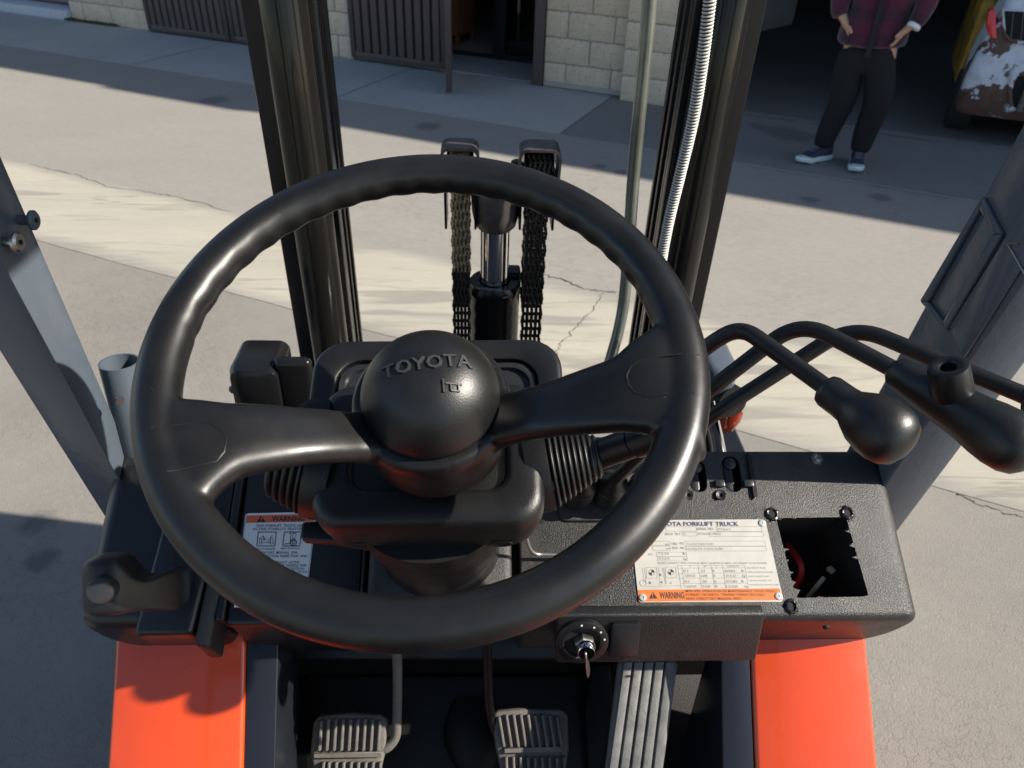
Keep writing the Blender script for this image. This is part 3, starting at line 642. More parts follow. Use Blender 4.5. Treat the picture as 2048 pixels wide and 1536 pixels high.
dl_ = dash_piece('dashboard', -0.455, -0.300, M_DASHS, rl=0.095, bev=0.016)
MB().rng(-0.299, -0.289, 0.004, 0.20, -0.06, 0.002).build('dash_rib', M_BLACK, fk, M=DASH, bevel=0.003)
pn_ = dash_piece('label_panel', -0.287, -0.138, M_DASHS, top=-0.004, bev=0.006)
MB().rng(-0.137, -0.133, 0.01, 0.20, -0.05, -0.002).build('dash_rib', M_DASHS, fk, M=DASH, bevel=0.001, seg=1)
# the opening where a display has been taken out
cut = MB(); hq = [d2(*p) for p in ((1552, 1036), (1692, 1034), (1738, 1193), (1592, 1196))]
cut.prism([(x, v, -0.11) for x, v in hq], (0, 0, 0.4)); cut = cut.build('cutter', M_VOID, None, M=DASH, bevel=0.004, seg=2)
bo = dr_.modifiers.new('b', 'BOOLEAN'); bo.object = cut; bo.operation = 'DIFFERENCE'; bo.solver = 'EXACT'
# recess for the two lever slots
sl0 = d2(1372, 1001); sl1 = d2(1512, 1001); sl2 = d2(1488, 893)
cut2 = MB(); sx0, sx1 = 0.258, 0.348
cut2.prism([(x, y, -0.0035) for x, y in rrect(sx0, sx1, sl0[1], 0.236, 0.008)], (0, 0, 0.05)); cut2 = cut2.build('cutter', M_VOID, None, M=DASH)
b2 = dr_.modifiers.new('b2', 'BOOLEAN'); b2.object = cut2; b2.operation = 'DIFFERENCE'; b2.solver = 'EXACT'
slots = []
for (xa, xb, va, vb) in ((0.2675, 0.290, sl0[1]+0.012, 0.20), (0.312, 0.335, sl0[1]+0.012, 0.205)):
    c3 = MB().prism([(x, y, -0.04) for x, y in rrect(xa, xb, va, vb, 0.0108, 6)], (0, 0, 0.06)).build('cutter', M_VOID, None, M=DASH); slots.append((c3, xa, xb, va, vb))
    b3 = dr_.modifiers.new('b3', 'BOOLEAN'); b3.object = c3; b3.operation = 'DIFFERENCE'; b3.solver = 'EXACT'
realise(dr_); dr_.data.set_sharp_from_angle(angle=R(45))
for o in [cut, cut2]+[s[0] for s in slots]: bpy.data.objects.remove(o)
for _, xa, xb, va, vb in slots:      # blanking tongues inside the slots
    MB().prism([(x, y, -0.030) for x, y in rrect(xa+0.0012, xb-0.0075, va+0.0012, vb-0.004, 0.006, 5)], (0, 0, 0.022)).build('slot_blank', M_DASHS, fk, M=DASH, bevel=0.003)
    MB().lathe([(0.0085, -0.010), (0.0085, -0.006), (0.006, -0.004), (0, -0.0035)], ((xa+xb)/2, vb-0.008, 0), seg=20).build('slot_roller', M_RUB, fk, M=DASH)
for x, y in ((1443, 996), (1378, 996)):
    xx, vv = d2(x, y); MB().lathe([(0.0075, -0.0034), (0.0075, -0.001), (0.006, 0.0), (0.0025, -0.0008), (0.0025, -0.003)], (xx, vv+0.004, 0), seg=22).build('screw', M_BLACK, fk, M=DASH)
for x in (0.305, 0.342): MB().rng(x-0.006, x+0.006, 0.163, 0.172, -0.0035, 0.0015).build('clip', M_BEZEL, fk, M=DASH, bevel=0.001, seg=2)
MB().rng(sx1-0.002, sx1+0.003, 0.150, 0.205, -0.002, 0.0006).build('trim_gap', M_VOID, fk, M=DASH)
# three broken mounting bosses round the opening
for x, y in ((1545, 1028), (1695, 1026), (1582, 1213)):
    xx, vv = d2(x, y); rnd = random.Random(x)
    rings = []
    for rr2, hh in ((0.0085, 0.0), (0.0078, 0.0022), (0.0056, 0.0028), (0.0048, 0.0012), (0.0045, -0.004)):
        rings.append([Vector((xx+rr2*math.cos(a*math.pi/12)*(1+rnd.uniform(-.1, .12)*(hh >= 0)), vv+rr2*math.sin(a*math.pi/12)*(1+rnd.uniform(-.1, .12)*(hh >= 0)), hh+rnd.uniform(-.0005, .0007)*(hh > 0))) for a in range(24)])
    b_ = MB().loft(rings, cap=False).build('screw_boss', M_DASHS, fk, M=DASH, angle=60)
    MB().lathe([(0.0052, 0.0008), (0.0, 0.0008)], (xx, vv, 0), seg=16, cap=False).build('bore', M_VOID, b_, M=DASH)
    bur = MB()
    for k in range(7):
        a = rnd.random()*6.28; r0 = 0.008; p = Vector((xx+r0*math.cos(a), vv+r0*math.sin(a), 0.0005)); d = Vector((math.cos(a+0.6), math.sin(a+0.6), rnd.uniform(0.1, 0.6)))*rnd.uniform(0.002, 0.0055)
        bur.add([p, p+d, p+Vector((0.0012, 0.0008, 0.0004)), p+d*0.4+Vector((0, 0, 0.0012))], [(0, 1, 2), (0, 1, 3), (1, 2, 3), (0, 2, 3)])
    bur.build('burr', M_DASHS, b_, M=DASH, smooth=False)
# ragged plastic along the edges of the opening
def ragged(p, q, n, amp, seed):
    rnd = random.Random(seed); mb = MB(); p = Vector((*p, 0)); q = Vector((*q, 0)); d = q-p; nn = Vector((d.y, -d.x, 0)).normalized()
    for i in range(n):
        if rnd.random() < 0.45: continue
        a = p+d*(i/n); b = p+d*((i+rnd.uniform(0.5, 1.0))/n); w_ = rnd.uniform(0.15, 1)*amp; b = a.lerp(b, rnd.uniform(0.4, 1.0))
        m = a.lerp(b, rnd.random())+nn*w_
        mb.prism([a+Vector((0, 0, -0.003)), b+Vector((0, 0, -0.003)), m+Vector((0, 0, -0.003))], (0, 0, 0.0028))
    return mb
ragged(hq[3], hq[0], 7, 0.009, 5).build('ragged_edge', M_DASH, fk, M=DASH, smooth=False)
ragged(hq[1], hq[2], 6, 0.008, 8).build('ragged_edge', M_DASH, fk, M=DASH, smooth=False)
ragged(hq[0], hq[1], 5, 0.003, 11).build('ragged_edge', M_DASHS, fk, M=DASH, smooth=False)
ragged(hq[2], hq[3], 5, 0.0025, 12).build('ragged_edge', M_DASHS, fk, M=DASH, smooth=False)
# loom seen through the opening
MB().rng(0.36, 0.478, 0.012, 0.135, -0.1098, -0.106).build('dark_backing', M_VOID, fk, M=DASH)  # near-black sheet added in the hole, its shade put into the colour
for _r in ((0.3655, 0.3665, 0.02, 0.13), (0.468, 0.469, 0.02, 0.13)): pass
MB().tube(smooth_path([dp(1575, 1090, -0.09), dp(1602, 1130, -0.06), dp(1596, 1165, -0.075), dp(1570, 1190, -0.10)]), 0.0042, 10).build('red_wire', M_RED, fk)
wc = [dp(1612, 1200, -0.08), dp(1634, 1172, -0.05), dp(1648, 1155, -0.045)]
MB().tube(smooth_path(wc), 0.0028, 8).build('tan_wire', mat('tan_wire', (0.42, 0.36, 0.28), rough=0.6), fk)
MB().box(dp(1662, 1140, -0.045), (0.007, 0.009, 0.006), Matrix.Rotation(0.5, 3, 'Z')).build('connector', mat('tan_wire', (0.42, 0.36, 0.28)), fk, bevel=0.001)
# bolt on the front of the dash
MB().lathe([(0.008, 0), (0.008, 0.002), (0.005, 0.002), (0.005, 0.006), (0.0035, 0.0075)], dp(1633, 919), DN, seg=6).build('bolt', M_STEEL, fk)
bolt_on(dxy(0.412, -0.006, -0.010), (0, -0.9, -0.3), 0.004, 0.003, M_VOID)

# ------------------------------------------------------------------ steering column base and column
MB().loft([[(x, y, o) for x, y in rrect(-0.128+e, 0.040-e, 0.006+e, 0.20-e, 0.012)] for e, o in ((0, -0.05), (0, 0.004), (0.001, 0.009), (0.004, 0.012), (0.010, 0.013))]).build('column_base', M_DASH, fk, M=DASH, angle=50)
cb0 = WHEEL.inverted() @ dxy(-0.045, 0.085, 0.0)
WI = WHEEL.inverted()
cols = MB(); ringz = []
top_c = Vector((-0.012, -0.02, -0.20)); bot_c = cb0
for k, (f_, r_) in enumerate(((0, 0.066), (0.35, 0.066), (0.4, 0.063), (0.85, 0.060), (1.0, 0.064), (1.05, 0.066))):
    ce = top_c.lerp(bot_c, f_); ringz.append([ce+Vector((r_*1.12*math.cos(2*math.pi*a/48), r_*0.95*math.sin(2*math.pi*a/48), 0)) for a in range(48)])
cols.loft(ringz).build('steering_column', M_BLACK, fk, M=WHEEL, angle=30)

# ------------------------------------------------------------------ column shroud and display housing (wheel frame)
def rbox(x0, x1, y0, y1, r, levels, n=7):
    return MB().loft([[(x, y, h) for x, y in rrect(x0+e, x1-e, y0+e, y1-e, max(0.004, r-e*0.3), n)] for e, h in levels])
rbox(-0.106, 0.090, -0.071, 0.066, 0.026, ((0.030, -0.240), (0.020, -0.237), (0.012, -0.226), (0.004, -0.198), (0, -0.165), (0, -0.148), (0.0015, -0.142), (0.005, -0.138), (0.010, -0.1365), (0.026, -0.1365), (0.030, -0.1375), (0.032, -0.141), (0.033, -0.144))).build('column_shroud', M_BLACK, fk, M=WHEEL, angle=60)
# shroud screws
for x, y in ((724, 1050), (1003, 1046)):
    P = wf(x, y, -0.192); P.y = -0.0718; MB().lathe([(0.0095, 0.0), (0.0095, 0.0012), (0.0078, 0.0012), (0.0068, -0.001), (0.0, -0.001)], P+Vector((0, 0.004, 0)), (0, -1, -0.10), seg=24, cap=False).build('screw_recess', M_VOID, fk, M=WHEEL)
# display housing behind the wheel
hx0, hx1, hy0, hy1 = -0.134, 0.116, -0.01, 0.150
rbox(hx0, hx1, hy0, hy1, 0.034, ((0.010, -0.245), (0, -0.232), (0, -0.197), (0.0008, -0.193), (0.003, -0.1905), (0.006, -0.190), (0.0225, -0.190), (0.0245, -0.1915), (0.025, -0.206))).build('display_housing', M_BLACK, fk, M=WHEEL, angle=50)
rbox(hx0+0.0255, hx1-0.0255, hy0+0.0255, hy1-0.0255, 0.022, ((0, -0.21), (0, -0.197), (0.0025, -0.1945), (0.007, -0.1955), (0.008, -0.200))).build('display_bezel', M_BEZEL, fk, M=WHEEL, angle=50)
rbox(hx0+0.034, hx1-0.034, hy0+0.034, hy1-0.034, 0.018, ((0, -0.212), (0, -0.2005))).build('display_screen', M_GLASS, fk, M=WHEEL)
# inner cowl domes between shroud and display
for xx in (-0.066, 0.052):
    MB().lathe([(0.034, -0.20), (0.034, -0.165), (0.031, -0.152), (0.022, -0.145), (0, -0.143)], (xx, 0.036, 0), seg=32).build('cowl_lobe', M_BLACK, fk, M=WHEEL)
# bellows
def bellows(name, p0, p1, r0, r1, n, sy=1.0, M=WHEEL, m=M_RUB, per=6):
    p0, p1 = Vector(p0), Vector(p1); prof = []; L_ = (p1-p0).length
    for i in range(n*per+1):
        k = i/(n*per); r_ = r0+(r1-r0)*k; ph = (i % per)/per
        prof.append((r_*(1-0.10*(0.5+0.5*math.cos(2*math.pi*ph))**1.5), L_*k))
    ax = (p1-p0).normalized()
    return MB().lathe(prof, p0, ax, seg=36).build(name, m, fk, M=M, angle=80)
bellows('bellows', (0.098, -0.002, -0.172), (0.142, 0.003, -0.166), 0.040, 0.019, 9)
MB().lathe([(0.041, -0.012), (0.042, 0.0), (0.041, 0.008)], (0.089, -0.003, -0.173), (0.046, 0.005, 0.006), seg=36).build('bellows_collar', M_BLACK, fk, M=WHEEL)
bellows('bellows', (-0.114, -0.002, -0.166), (-0.146, 0.004, -0.160), 0.046, 0.036, 5)
MB().lathe([(0.047, -0.012), (0.048, 0.0), (0.047, 0.009)], (-0.105, -0.003, -0.167), (-0.046, 0.008, 0.008), seg=36).build('bellows_collar', M_BLACK, fk, M=WHEEL)
# stalk on the right
sa, sb_ = Vector((0.138, 0.003, -0.166)), wf(1312, 868, -0.125)
st = MB(); d_ = (sb_-sa); st.lathe([(0.0135, 0), (0.0135, d_.length*0.62), (0.0125, d_.length*0.63), (0.0125, d_.length*0.66), (0.0150, d_.length*0.67), (0.0150, d_.length*1.15), (0.012, d_.length*1.2)], sa, d_, seg=28)
st.build('signal_stalk', M_BLACK, fk, M=WHEEL)
# flat tilt lever under the shroud, left
a_, b_, h_ = wf(604, 1062, -0.215), wf(700, 1075, -0.215), 0
MB().loft([[(a_.x+x, y, z) for y, z in ((-0.012+q, -0.222), (0.008-q*0.3, -0.222), (0.008-q*0.3, -0.210), (-0.012+q, -0.210))] for x, q in ((0.0, 0.005), (0.003, 0.002), (0.03, 0.0), (0.06, -0.006), (0.10, -0.008))]).build('tilt_lever', M_BLACK, fk, M=WHEEL @ Matrix.Translation((0, a_.y, 0)), bevel=0.003)
# paddle with icons, left of the shroud
MB().prism([(x, y, -0.140) for x, y in [tuple(wf(px, py, -0.140)[:2]) for px, py in ((600, 822), (622, 806), (664, 806), (664, 832), (600, 836))]], (0, 0, 0.008)).build('paddle', M_BLACK, fk, M=WHEEL, bevel=0.0015, seg=2)
# bent clip below the shroud
MB().tube(arc_path([dp(1052, 1075, 0.05), dp(1060, 1100, 0.03), dp(1072, 1109, 0.012), dp(1132, 1110, 0.012)], 0.008, 5), 0.0021, 8).build('wire_hook', mat('dull_zinc', (0.5, 0.47, 0.43), rough=0.35, metal=0.9), fk)
MB().lathe([(0.0026, 0.0), (0.0026, 0.0006), (0, 0.0006)], dp(1085, 1043, 0.0002), DN, seg=12).build('pin_hole', M_VOID, fk)

# ------------------------------------------------------------------ steering wheel
RIM, TR = 0.185, 0.0164
sw = MB()
rings = []; N = 160
for i in range(N):
    t_ = 2*math.pi*i/N; cr, sr = math.cos(t_), math.sin(t_); ring = []
    deg = math.degrees(t_) % 360
    for q in range(20):
        a = 2*math.pi*q/20; ca, sa = math.cos(a), math.sin(a)
        rad, up = TR*ca*1.02, TR*sa*0.98
        grip = 0
        if not (172 < deg < 226 or deg > 325 or deg < 16):
            inner = max(0, -ca*0.8-sa*0.6)
            grip = -0.0016*inner*(0.5+0.5*math.cos(t_*46)) if 16 < deg < 172 else 0
        k = 1+grip/TR
        rr2 = RIM+rad*k; ring.append((rr2*cr, rr2*sr, up*k))
    rings.append(ring)
sw.loft(rings, closed=True)
def spoke(path, widths, thick, n=18):
    rg = []
    P = smooth_path(path, 6); m = len(P); 
    for i, p in enumerate(P):
        k = i/(m-1)*(len(widths)-1); j = min(int(k), len(widths)-2); f_ = k-j; w_ = widths[j]*(1-f_)+widths[j+1]*f_; th = thick[j]*(1-f_)+thick[j+1]*f_
        t_ = (P[min(i+1, m-1)]-P[max(0, i-1)]).normalized(); side = Vector((0, 0, 1)).cross(t_).normalized(); up = t_.cross(side)
        ring = []
        for q in range(n):
            a = 2*math.pi*q/n; c_, s_ = math.cos(a), math.sin(a)
            c_ = math.copysign(abs(c_)**0.55, c_); s_ = math.copysign(abs(s_)**0.75, s_)
            ring.append(p+side*c_*w_/2+up*s_*th/2)
        rg.append(ring)
    sw.loft(rg)
# fairings where the spokes leave the rim (left at ~201 deg, right at ~-9 deg)
def pol(r_, d_, h_=0.0): return Vector((r_*math.cos(R(d_)), r_*math.sin(R(d_)), h_))
spoke([pol(0.186, 205, -0.001), pol(0.165, 204.5, -0.001), pol(0.14, 205, -0.006), pol(0.10, 208, -0.024), pol(0.068, 211, -0.050), pol(0.045, 216, -0.072)], [0.120, 0.084, 0.057, 0.045, 0.041, 0.043], [0.025, 0.026, 0.024, 0.020, 0.022, 0.030])
spoke([pol(0.186, -6.5, -0.001), pol(0.165, -8, -0.001), pol(0.14, -11, -0.006), pol(0.10, -15, -0.024), pol(0.068, -17, -0.050), pol(0.045, -20, -0.072)], [0.125, 0.086, 0.058, 0.046, 0.043, 0.045], [0.025, 0.026, 0.024, 0.020, 0.022, 0.030])
sw.lathe([(0.030, -0.131), (0.050, -0.127), (0.0575, -0.114), (0.0605, -0.090), (0.0622, -0.066), (0.0618, -0.058), (0.0590, -0.0535), (0.040, -0.052)], (0, 0, 0), (0, 0, 1), seg=64)
wheel = sw.build('steering_wheel', M_WHEEL, fk, M=WHEEL)
remesh(wheel, 0.0021, 9, 0.5)
# grained inlay pads on the fairings
dome = lambda r_: -0.050 + 0.044*max(0.0, 1-(r_/0.0535)**2.6)**0.62
MB().lathe([(0.0500, -0.056), (0.0528, -0.053)]+[(0.0535*math.sin(a*math.pi/2/22), dome(0.0535*math.sin(a*math.pi/2/22))) for a in range(22, -1, -1)], (0, 0, 0), (0, 0, 1), seg=80).build('horn_button', M_SPOKE, wheel, M=WHEEL, angle=60)
# embossed lettering on the horn button
def emboss(vs, fs, rot, ox, oy, k, name, lift=0.0016):
    out = []; c_, s_ = math.cos(R(rot)), math.sin(R(rot)); zs = [v.z for v in vs]; zm = max(zs)
    for v in vs:
        x, y = v.x*k, v.y*k; X, Y = ox+x*c_-y*s_, oy+x*s_+y*c_
        out.append(Vector((X, Y, dome(math.hypot(X, Y))+(lift if v.z > zm-1e-6 else -0.001))))
    m_ = MB(); m_.v = out; m_.f = fs; return m_.build(name, mat('lit_emboss_plastic', (0.045, 0.045, 0.045), rough=0.42, spec=0.6), wheel, M=WHEEL, smooth=False)  # raised marks paler than the button: a highlight put into their colour
vs, fs = text_mesh('TOYOTA', 1.0, (0, 0), 'CENTER', extrude=0.05, space=1.06, bold=0.01)
wdt = max(v.x for v in vs)-min(v.x for v in vs); la = wf(765, 752, -0.012); lb = wf(945, 728, -0.012)
emboss(vs, fs, math.degrees(math.atan2(lb.y-la.y, lb.x-la.x)), (la.x+lb.x)/2, (la.y+lb.y)/2-0.003, (lb-la).length/wdt, 'lettering')
hb = MB(); hb.box((0, 0, 0), (0.06, 0.62, 0.1)); hb.box((0.48, 0.10, 0), (0.72, 0.06, 0.1)); hb.box((0.52, -0.22, 0), (0.36, 0.06, 0.1)); hb.box((0.34, -0.06, 0), (0.06, 0.28, 0.1)); hb.box((0.70, -0.06, 0), (0.06, 0.28, 0.1))
ha = wf(888, 777, -0.012)
emboss(hb.v, hb.f, 4, ha.x, ha.y, 0.0155, 'horn_symbol')
# moulded pad outlines on the two fairings
def pad_ring(cx, cy, rot, rx, ry, a0, a1):
    pts = []; c_, s_ = math.cos(R(rot)), math.sin(R(rot))
    for i in range(25):
        a = R(a0+(a1-a0)*i/24); e = 2.6; x = rx*math.copysign(abs(math.cos(a))**(2/e), math.cos(a)); y = ry*math.copysign(abs(math.sin(a))**(2/e), math.sin(a)); pts.append((cx+x*c_-y*s_, cy+x*s_+y*c_))
    return pts
from mathutils.bvhtree import BVHTree
bpy.context.view_layer.update()
bv = BVHTree.FromPolygons([v.co.copy() for v in wheel.data.vertices], [tuple(p.vertices) for p in wheel.data.polygons])
def on_wheel(pts, rad, name):
    out = []
    for x, y in pts:
        o_ = WHEEL @ Vector((x, y, 0.06)); hit = bv.ray_cast(o_, -WN)
        if hit[0] is not None and (not out or (hit[0]-out[-1]).length < 0.02): out.append(hit[0]-WN*0.0002)
    MB().tube(out, rad, 6).build(name, M_WHEEL, wheel)
on_wheel([tuple(wf(x, y, 0.012)[:2]) for x, y in ((1395, 714), (1360, 712), (1310, 714), (1280, 718), (1262, 729), (1255, 745), (1259, 764), (1272, 780), (1295, 790), (1340, 791), (1385, 792))], 0.0007, 'pad_outline')
on_wheel([tuple(wf(x, y, 0.012)[:2]) for x, y in ((306, 860), (340, 852), (390, 843), (415, 842), (437, 852), (448, 872), (444, 898), (430, 918), (395, 930), (360, 941), (338, 947))], 0.0007, 'pad_outline')

# ------------------------------------------------------------------ hydraulic levers on the right
def lever(name, pts, r_=0.0074, rad=0.035):
    return MB().tube(arc_path(pts, rad, 10), r_, 18).build(name, M_BLACK, fk)
boots = [(0.122, 0.150), (0.160, 0.150), (0.200, 0.150)]
def boot(x, v):
    prof = [(0.0185, -0.002), (0.0185, 0.004)]
    for k in range(5):
        h = 0.006+k*0.0085; prof += [(0.0185, h), (0.0200, h+0.003), (0.0185, h+0.006), (0.0160, h+0.0075)]
    prof += [(0.0185, 0.050), (0.017, 0.054), (0.010, 0.066), (0.009, 0.071), (0.0072, 0.076)]
    return MB().lathe(prof, (x, v, 0), (0, 0.0, 1), seg=32).build('lever_boot', M_RUB, fk, M=DASH, angle=70)
for x, v in boots: boot(x, v)
MB().loft([[(x, y, o) for x, y in rrect(0.098+e, 0.224-e, 0.118+e, 0.20-e, 0.012)] for e, o in ((0, 0.0), (0, 0.003), (0.0015, 0.0045), (0.003, 0.0045))]).build('boot_plate', M_DASH, fk, M=DASH, angle=50)
tops = [dxy(x, v, 0.07) for x, v in boots]
A1 = [tops[0], atd(1412, 692, 0.70), atd(1481, 652, 0.68), atd(1740, 838, 0.60)]
B1 = [tops[1], atd(1412, 785, 0.735), atd(1600, 640, 0.70), atd(1960, 830, 0.615)]
C1 = [tops[2], atd(1412, 838, 0.77), atd(1705, 650, 0.72), atd(2060, 795, 0.64), atd(2130, 830, 0.62)]
def lever_pts(P): return [P[0], P[0].lerp(P[1], 0.5)+Vector((0, 0.0, 0.0))]+P[1:]
for P_ in (A1, B1, C1): lever('lever_rod', lever_pts(P_), rad=0.030)
def knob(p, ax, prof, name='lever_knob'): return MB().lathe(prof, p, ax, seg=36).build(name, M_SPOKE, fk, angle=60)
kax = (A1[3]-A1[2]).normalized()
KP = [(0.0090, -0.030), (0.0122, -0.028), (0.0138, -0.024), (0.0140, -0.010), (0.0146, -0.004), (0.0180, 0.002), (0.0222, 0.010), (0.0247, 0.021), (0.0249, 0.030), (0.0232, 0.038), (0.0182, 0.045), (0.010, 0.0488), (0, 0.0497)]
k0 = atd(1765, 860, 0.585); knob(k0-kax*0.026, kax, KP)
kax2 = (atd(2000, 870, 0.575)-atd(1830, 765, 0.625)).normalized(); k1 = atd(1985, 862, 0.58)
kb = knob(k1-kax2*0.010, kax2, [(0.0085, -0.080), (0.0125, -0.076), (0.0140, -0.066), (0.0165, -0.050), (0.0180, -0.034), (0.0190, -0.02), (0.0203, -0.006), (0.0226, 0.006), (0.0238, 0.018), (0.0232, 0.029), (0.0200, 0.037), (0.014, 0.0422), (0.006, 0.0440), (0, 0.0442)])
bs = atd(1899, 752, 0.590); bx_ = (atd(1896, 735, 0.585)-atd(1905, 800, 0.60)).normalized()
MB().lathe([(0.0165, -0.022), (0.0155, -0.008), (0.0148, 0.006), (0.0138, 0.0095), (0.0120, 0.0105), (0.0080, 0.0100), (0.0060, 0.0085), (0.0058, 0.003), (0, 0.003)], bs, bx_, seg=32).build('switch_boss', M_WHEEL, kb)
kax3 = (C1[4]-C1[3]).normalized(); knob(C1[4], kax3, KP)
# embossed marks on the middle knob
mk_ = MB(); pk = k1+kax2*0.0
for dx_, dy_, ln in ((0.0, -0.0, 0.009), (0.0, 0.003, 0.009)):
    pass

# ------------------------------------------------------------------ body, footwell and orange side panels
def plane_at(p0, n_): 
    p0, n_ = Vector(p0), Vector(n_).normalized()
    def f(x, y, o=0.0):
        d = ray(x, y); return CAM+d*((p0+n_*o-CAM).dot(n_)/d.dot(n_))
    return f
N45 = Vector((0, -0.7071, 0.7071))
OP = plane_at((0, 0.607, 0.822), N45)
def panel(name, px, m, depth=0.35, f=OP, o=0.0, bevel=0.006, ext=True):
    pts = [f(x, y, o) for x, y in px]
    return MB().prism(pts, (0, 0, -depth)).build(name, m, fk, bevel=bevel, seg=3)
up45 = Vector((0, 0.7071, 0.7071))
def ext_panel(name, p_out, p_in, m, o=0.0, depth=0.35, top=0.07, bot=0.10, bevel=0.006):
    a, b = OP(*p_out[0], o), OP(*p_out[1], o); c, d = OP(*p_in[0], o), OP(*p_in[1], o)
    ta, tc = a+(a-b).normalized()*top, c+(c-d).normalized()*top; bb, bd = b+(b-a).normalized()*bot, d+(d-c).normalized()*bot
    MB().prism([ta, bb, bd, tc], (0, 0, -depth)).build(name, m, fk, bevel=bevel, seg=3)
ext_panel('side_panel', ((1735, 1290), (1757, 1536)), ((1503, 1320), (1512, 1536)), M_ORANGE)
ext_panel('side_panel', ((228, 1310), (213, 1536)), ((490, 1310), (485, 1536)), M_ORANGE)
ext_panel('step_frame', ((1501, 1320), (1509, 1536)), ((1443, 1320), (1446, 1536)), M_STEP, o=-0.004, depth=0.30, bevel=0.002)
ext_panel('step_frame', ((492, 1310), (487, 1536)), ((556, 1310), (550, 1536)), M_STEP, o=-0.006, depth=0.30, bevel=0.002)
# bulkhead, toe board and floor
MB().rng(-0.43, 0.505, 0.742, 0.76, 0.25, 0.96).build('bulkhead', M_FLOOR, fk)
TP = plane_at((0, 0.66, 0.52), Vector((0, -0.62, 0.785)))
def tpl(name, px, m, o=0.0, th=0.02, bevel=0.004):
    pts = [TP(x, y, o) for x, y in px]; return MB().prism(pts, Vector((0, 0.62, -0.785))*th).build(name, m, fk, bevel=bevel, seg=2)
tpl('toe_board', [(480, 1300), (1530, 1300), (1560, 1640), (450, 1640)], M_FLOOR)
tpl('toe_pad', [(612, 1352), (1183, 1352), (1168, 1420), (1180, 1500), (1160, 1640), (570, 1640), (606, 1450)], M_FLOOR, o=0.012, th=0.012)
# raised brake bracket beside the left frame
tpl('frame_bracket', [(568, 1310), (586, 1310), (592, 1400), (580, 1500), (578, 1600), (548, 1600), (556, 1460)], M_STEP, o=0.05, th=0.05)
tpl('toe_block', [(1186, 1330), (1222, 1330), (1226, 1440), (1196, 1560), (1180, 1560), (1170, 1430)], M_FLOOR, o=0.03, th=0.03)
# tunnel hump between the pedals
hm = MB(); rg = []
for k in range(9):
    f_ = k/8; c0 = TP(945+10*f_, 1395+170*f_, 0.012); wd = 0.018+0.03*math.sin(math.pi*min(1, f_*0.9+0.1)); hh = 0.030*math.sin(math.pi*min(1, f_*0.75+0.12))
    rg.append([c0+Vector((wd*math.cos(a*math.pi/8), 0, 0))+Vector((0, -0.62, 0.785))*(hh*math.sin(a*math.pi/8)) for a in range(9)]+[c0+Vector((-wd, 0.006, -0.008)), c0+Vector((wd, 0.006, -0.008))])
hm.loft(rg).build('tunnel_hump', M_FLOOR, fk)
# under-dash housing above the pedals
tpl('dash_underside', [(470, 1262), (1560, 1262), (1540, 1320), (500, 1320)], M_BLACK, o=0.14, th=0.03)
# pedals
PP = plane_at((0, 0.60, 0.64), N45)
def pedal(px, ribs, cross, name='brake_pedal'):
    pts = [PP(x, y) for x, y in px]; pd = MB().prism(pts, Vector((0, 0.7071, -0.7071))*0.016).build(name, M_PEDAL, fk, bevel=0.004, seg=3)
    for (xa, ya, xb, yb, w_) in ribs:
        a, b = PP(xa, ya, 0.001), PP(xb, yb, 0.001); s = Vector((w_/2, 0, 0)); h = N45*0.007
        MB().hexa([a-s, a+s, b+s, b-s], [a-s*0.7+h, a+s*0.7+h, b+s*0.7+h, b-s*0.7+h]).build('rib', M_PEDAL, pd, bevel=0.0008, seg=1)
    a, b = PP(*cross[0], 0.001), PP(*cross[1], 0.001); s = Vector((0, 0.7071, 0.7071))*0.0035; h = N45*0.005
    MB().hexa([a-s, b-s, b+s, a+s], [a-s+h, b-s+h, b+s+h, a+s+h]).build('cross_bar', M_PEDAL, pd, bevel=0.001, seg=1)
    return pd
rb = []
for i in range(9):
    x = 643+i*14.6; rb.append((x+1, 1436+(3 if i in (0, 8) else 0), x-3, 1500, 0.0048)); rb.append((x+2 if i else x+6, 1522, x-2, 1600, 0.0048))
pedal([(626, 1446), (636, 1433), (700, 1427), (765, 1431), (776, 1443), (770, 1505), (742, 1620), (642, 1620), (620, 1505)], rb, ((628, 1510), (764, 1507)))
rb = []
for i in range(9):
    x = 1002+i*14.4; rb.append((x-4, 1428+(4 if i in (0, 8) else 0), x+6, 1492, 0.0048)); rb.append((x+10, 1512, x+14, 1600, 0.0048))
pedal([(984, 1436), (992, 1424), (1050, 1418), (1124, 1420), (1136, 1432), (1138, 1500), (1118, 1620), (1020, 1620), (992, 1500)], rb, ((1008, 1500), (1122, 1496)))
MB().tube(arc_path([PP(790, 1250, 0.12), PP(795, 1330, 0.05), PP(795, 1395, 0.015), PP(793, 1476, -0.004), PP(772, 1500, -0.006), PP(740, 1502, -0.012)], 0.02, 6), 0.0066, 12).build('pedal_arm', M_PEDAL, fk)
MB().tube(arc_path([PP(974, 1250, 0.12), PP(976, 1330, 0.05), PP(978, 1410, 0.008), PP(986, 1450, -0.008), PP(1010, 1500, -0.012)], 0.02, 6), 0.0066, 12).build('pedal_arm', M_BLACK, fk)
AP_ = plane_at((0, 0.60, 0.745), Vector((0, -0.64, 0.77)))
acc_ = MB().prism([AP_(x, y) for x, y in ((1245, 1318), (1350, 1320), (1356, 1330), (1318, 1600), (1206, 1600), (1238, 1328))], Vector((0, 0.64, -0.77))*0.016).build('accelerator_pedal', M_PEDALG, fk, bevel=0.003, seg=2)
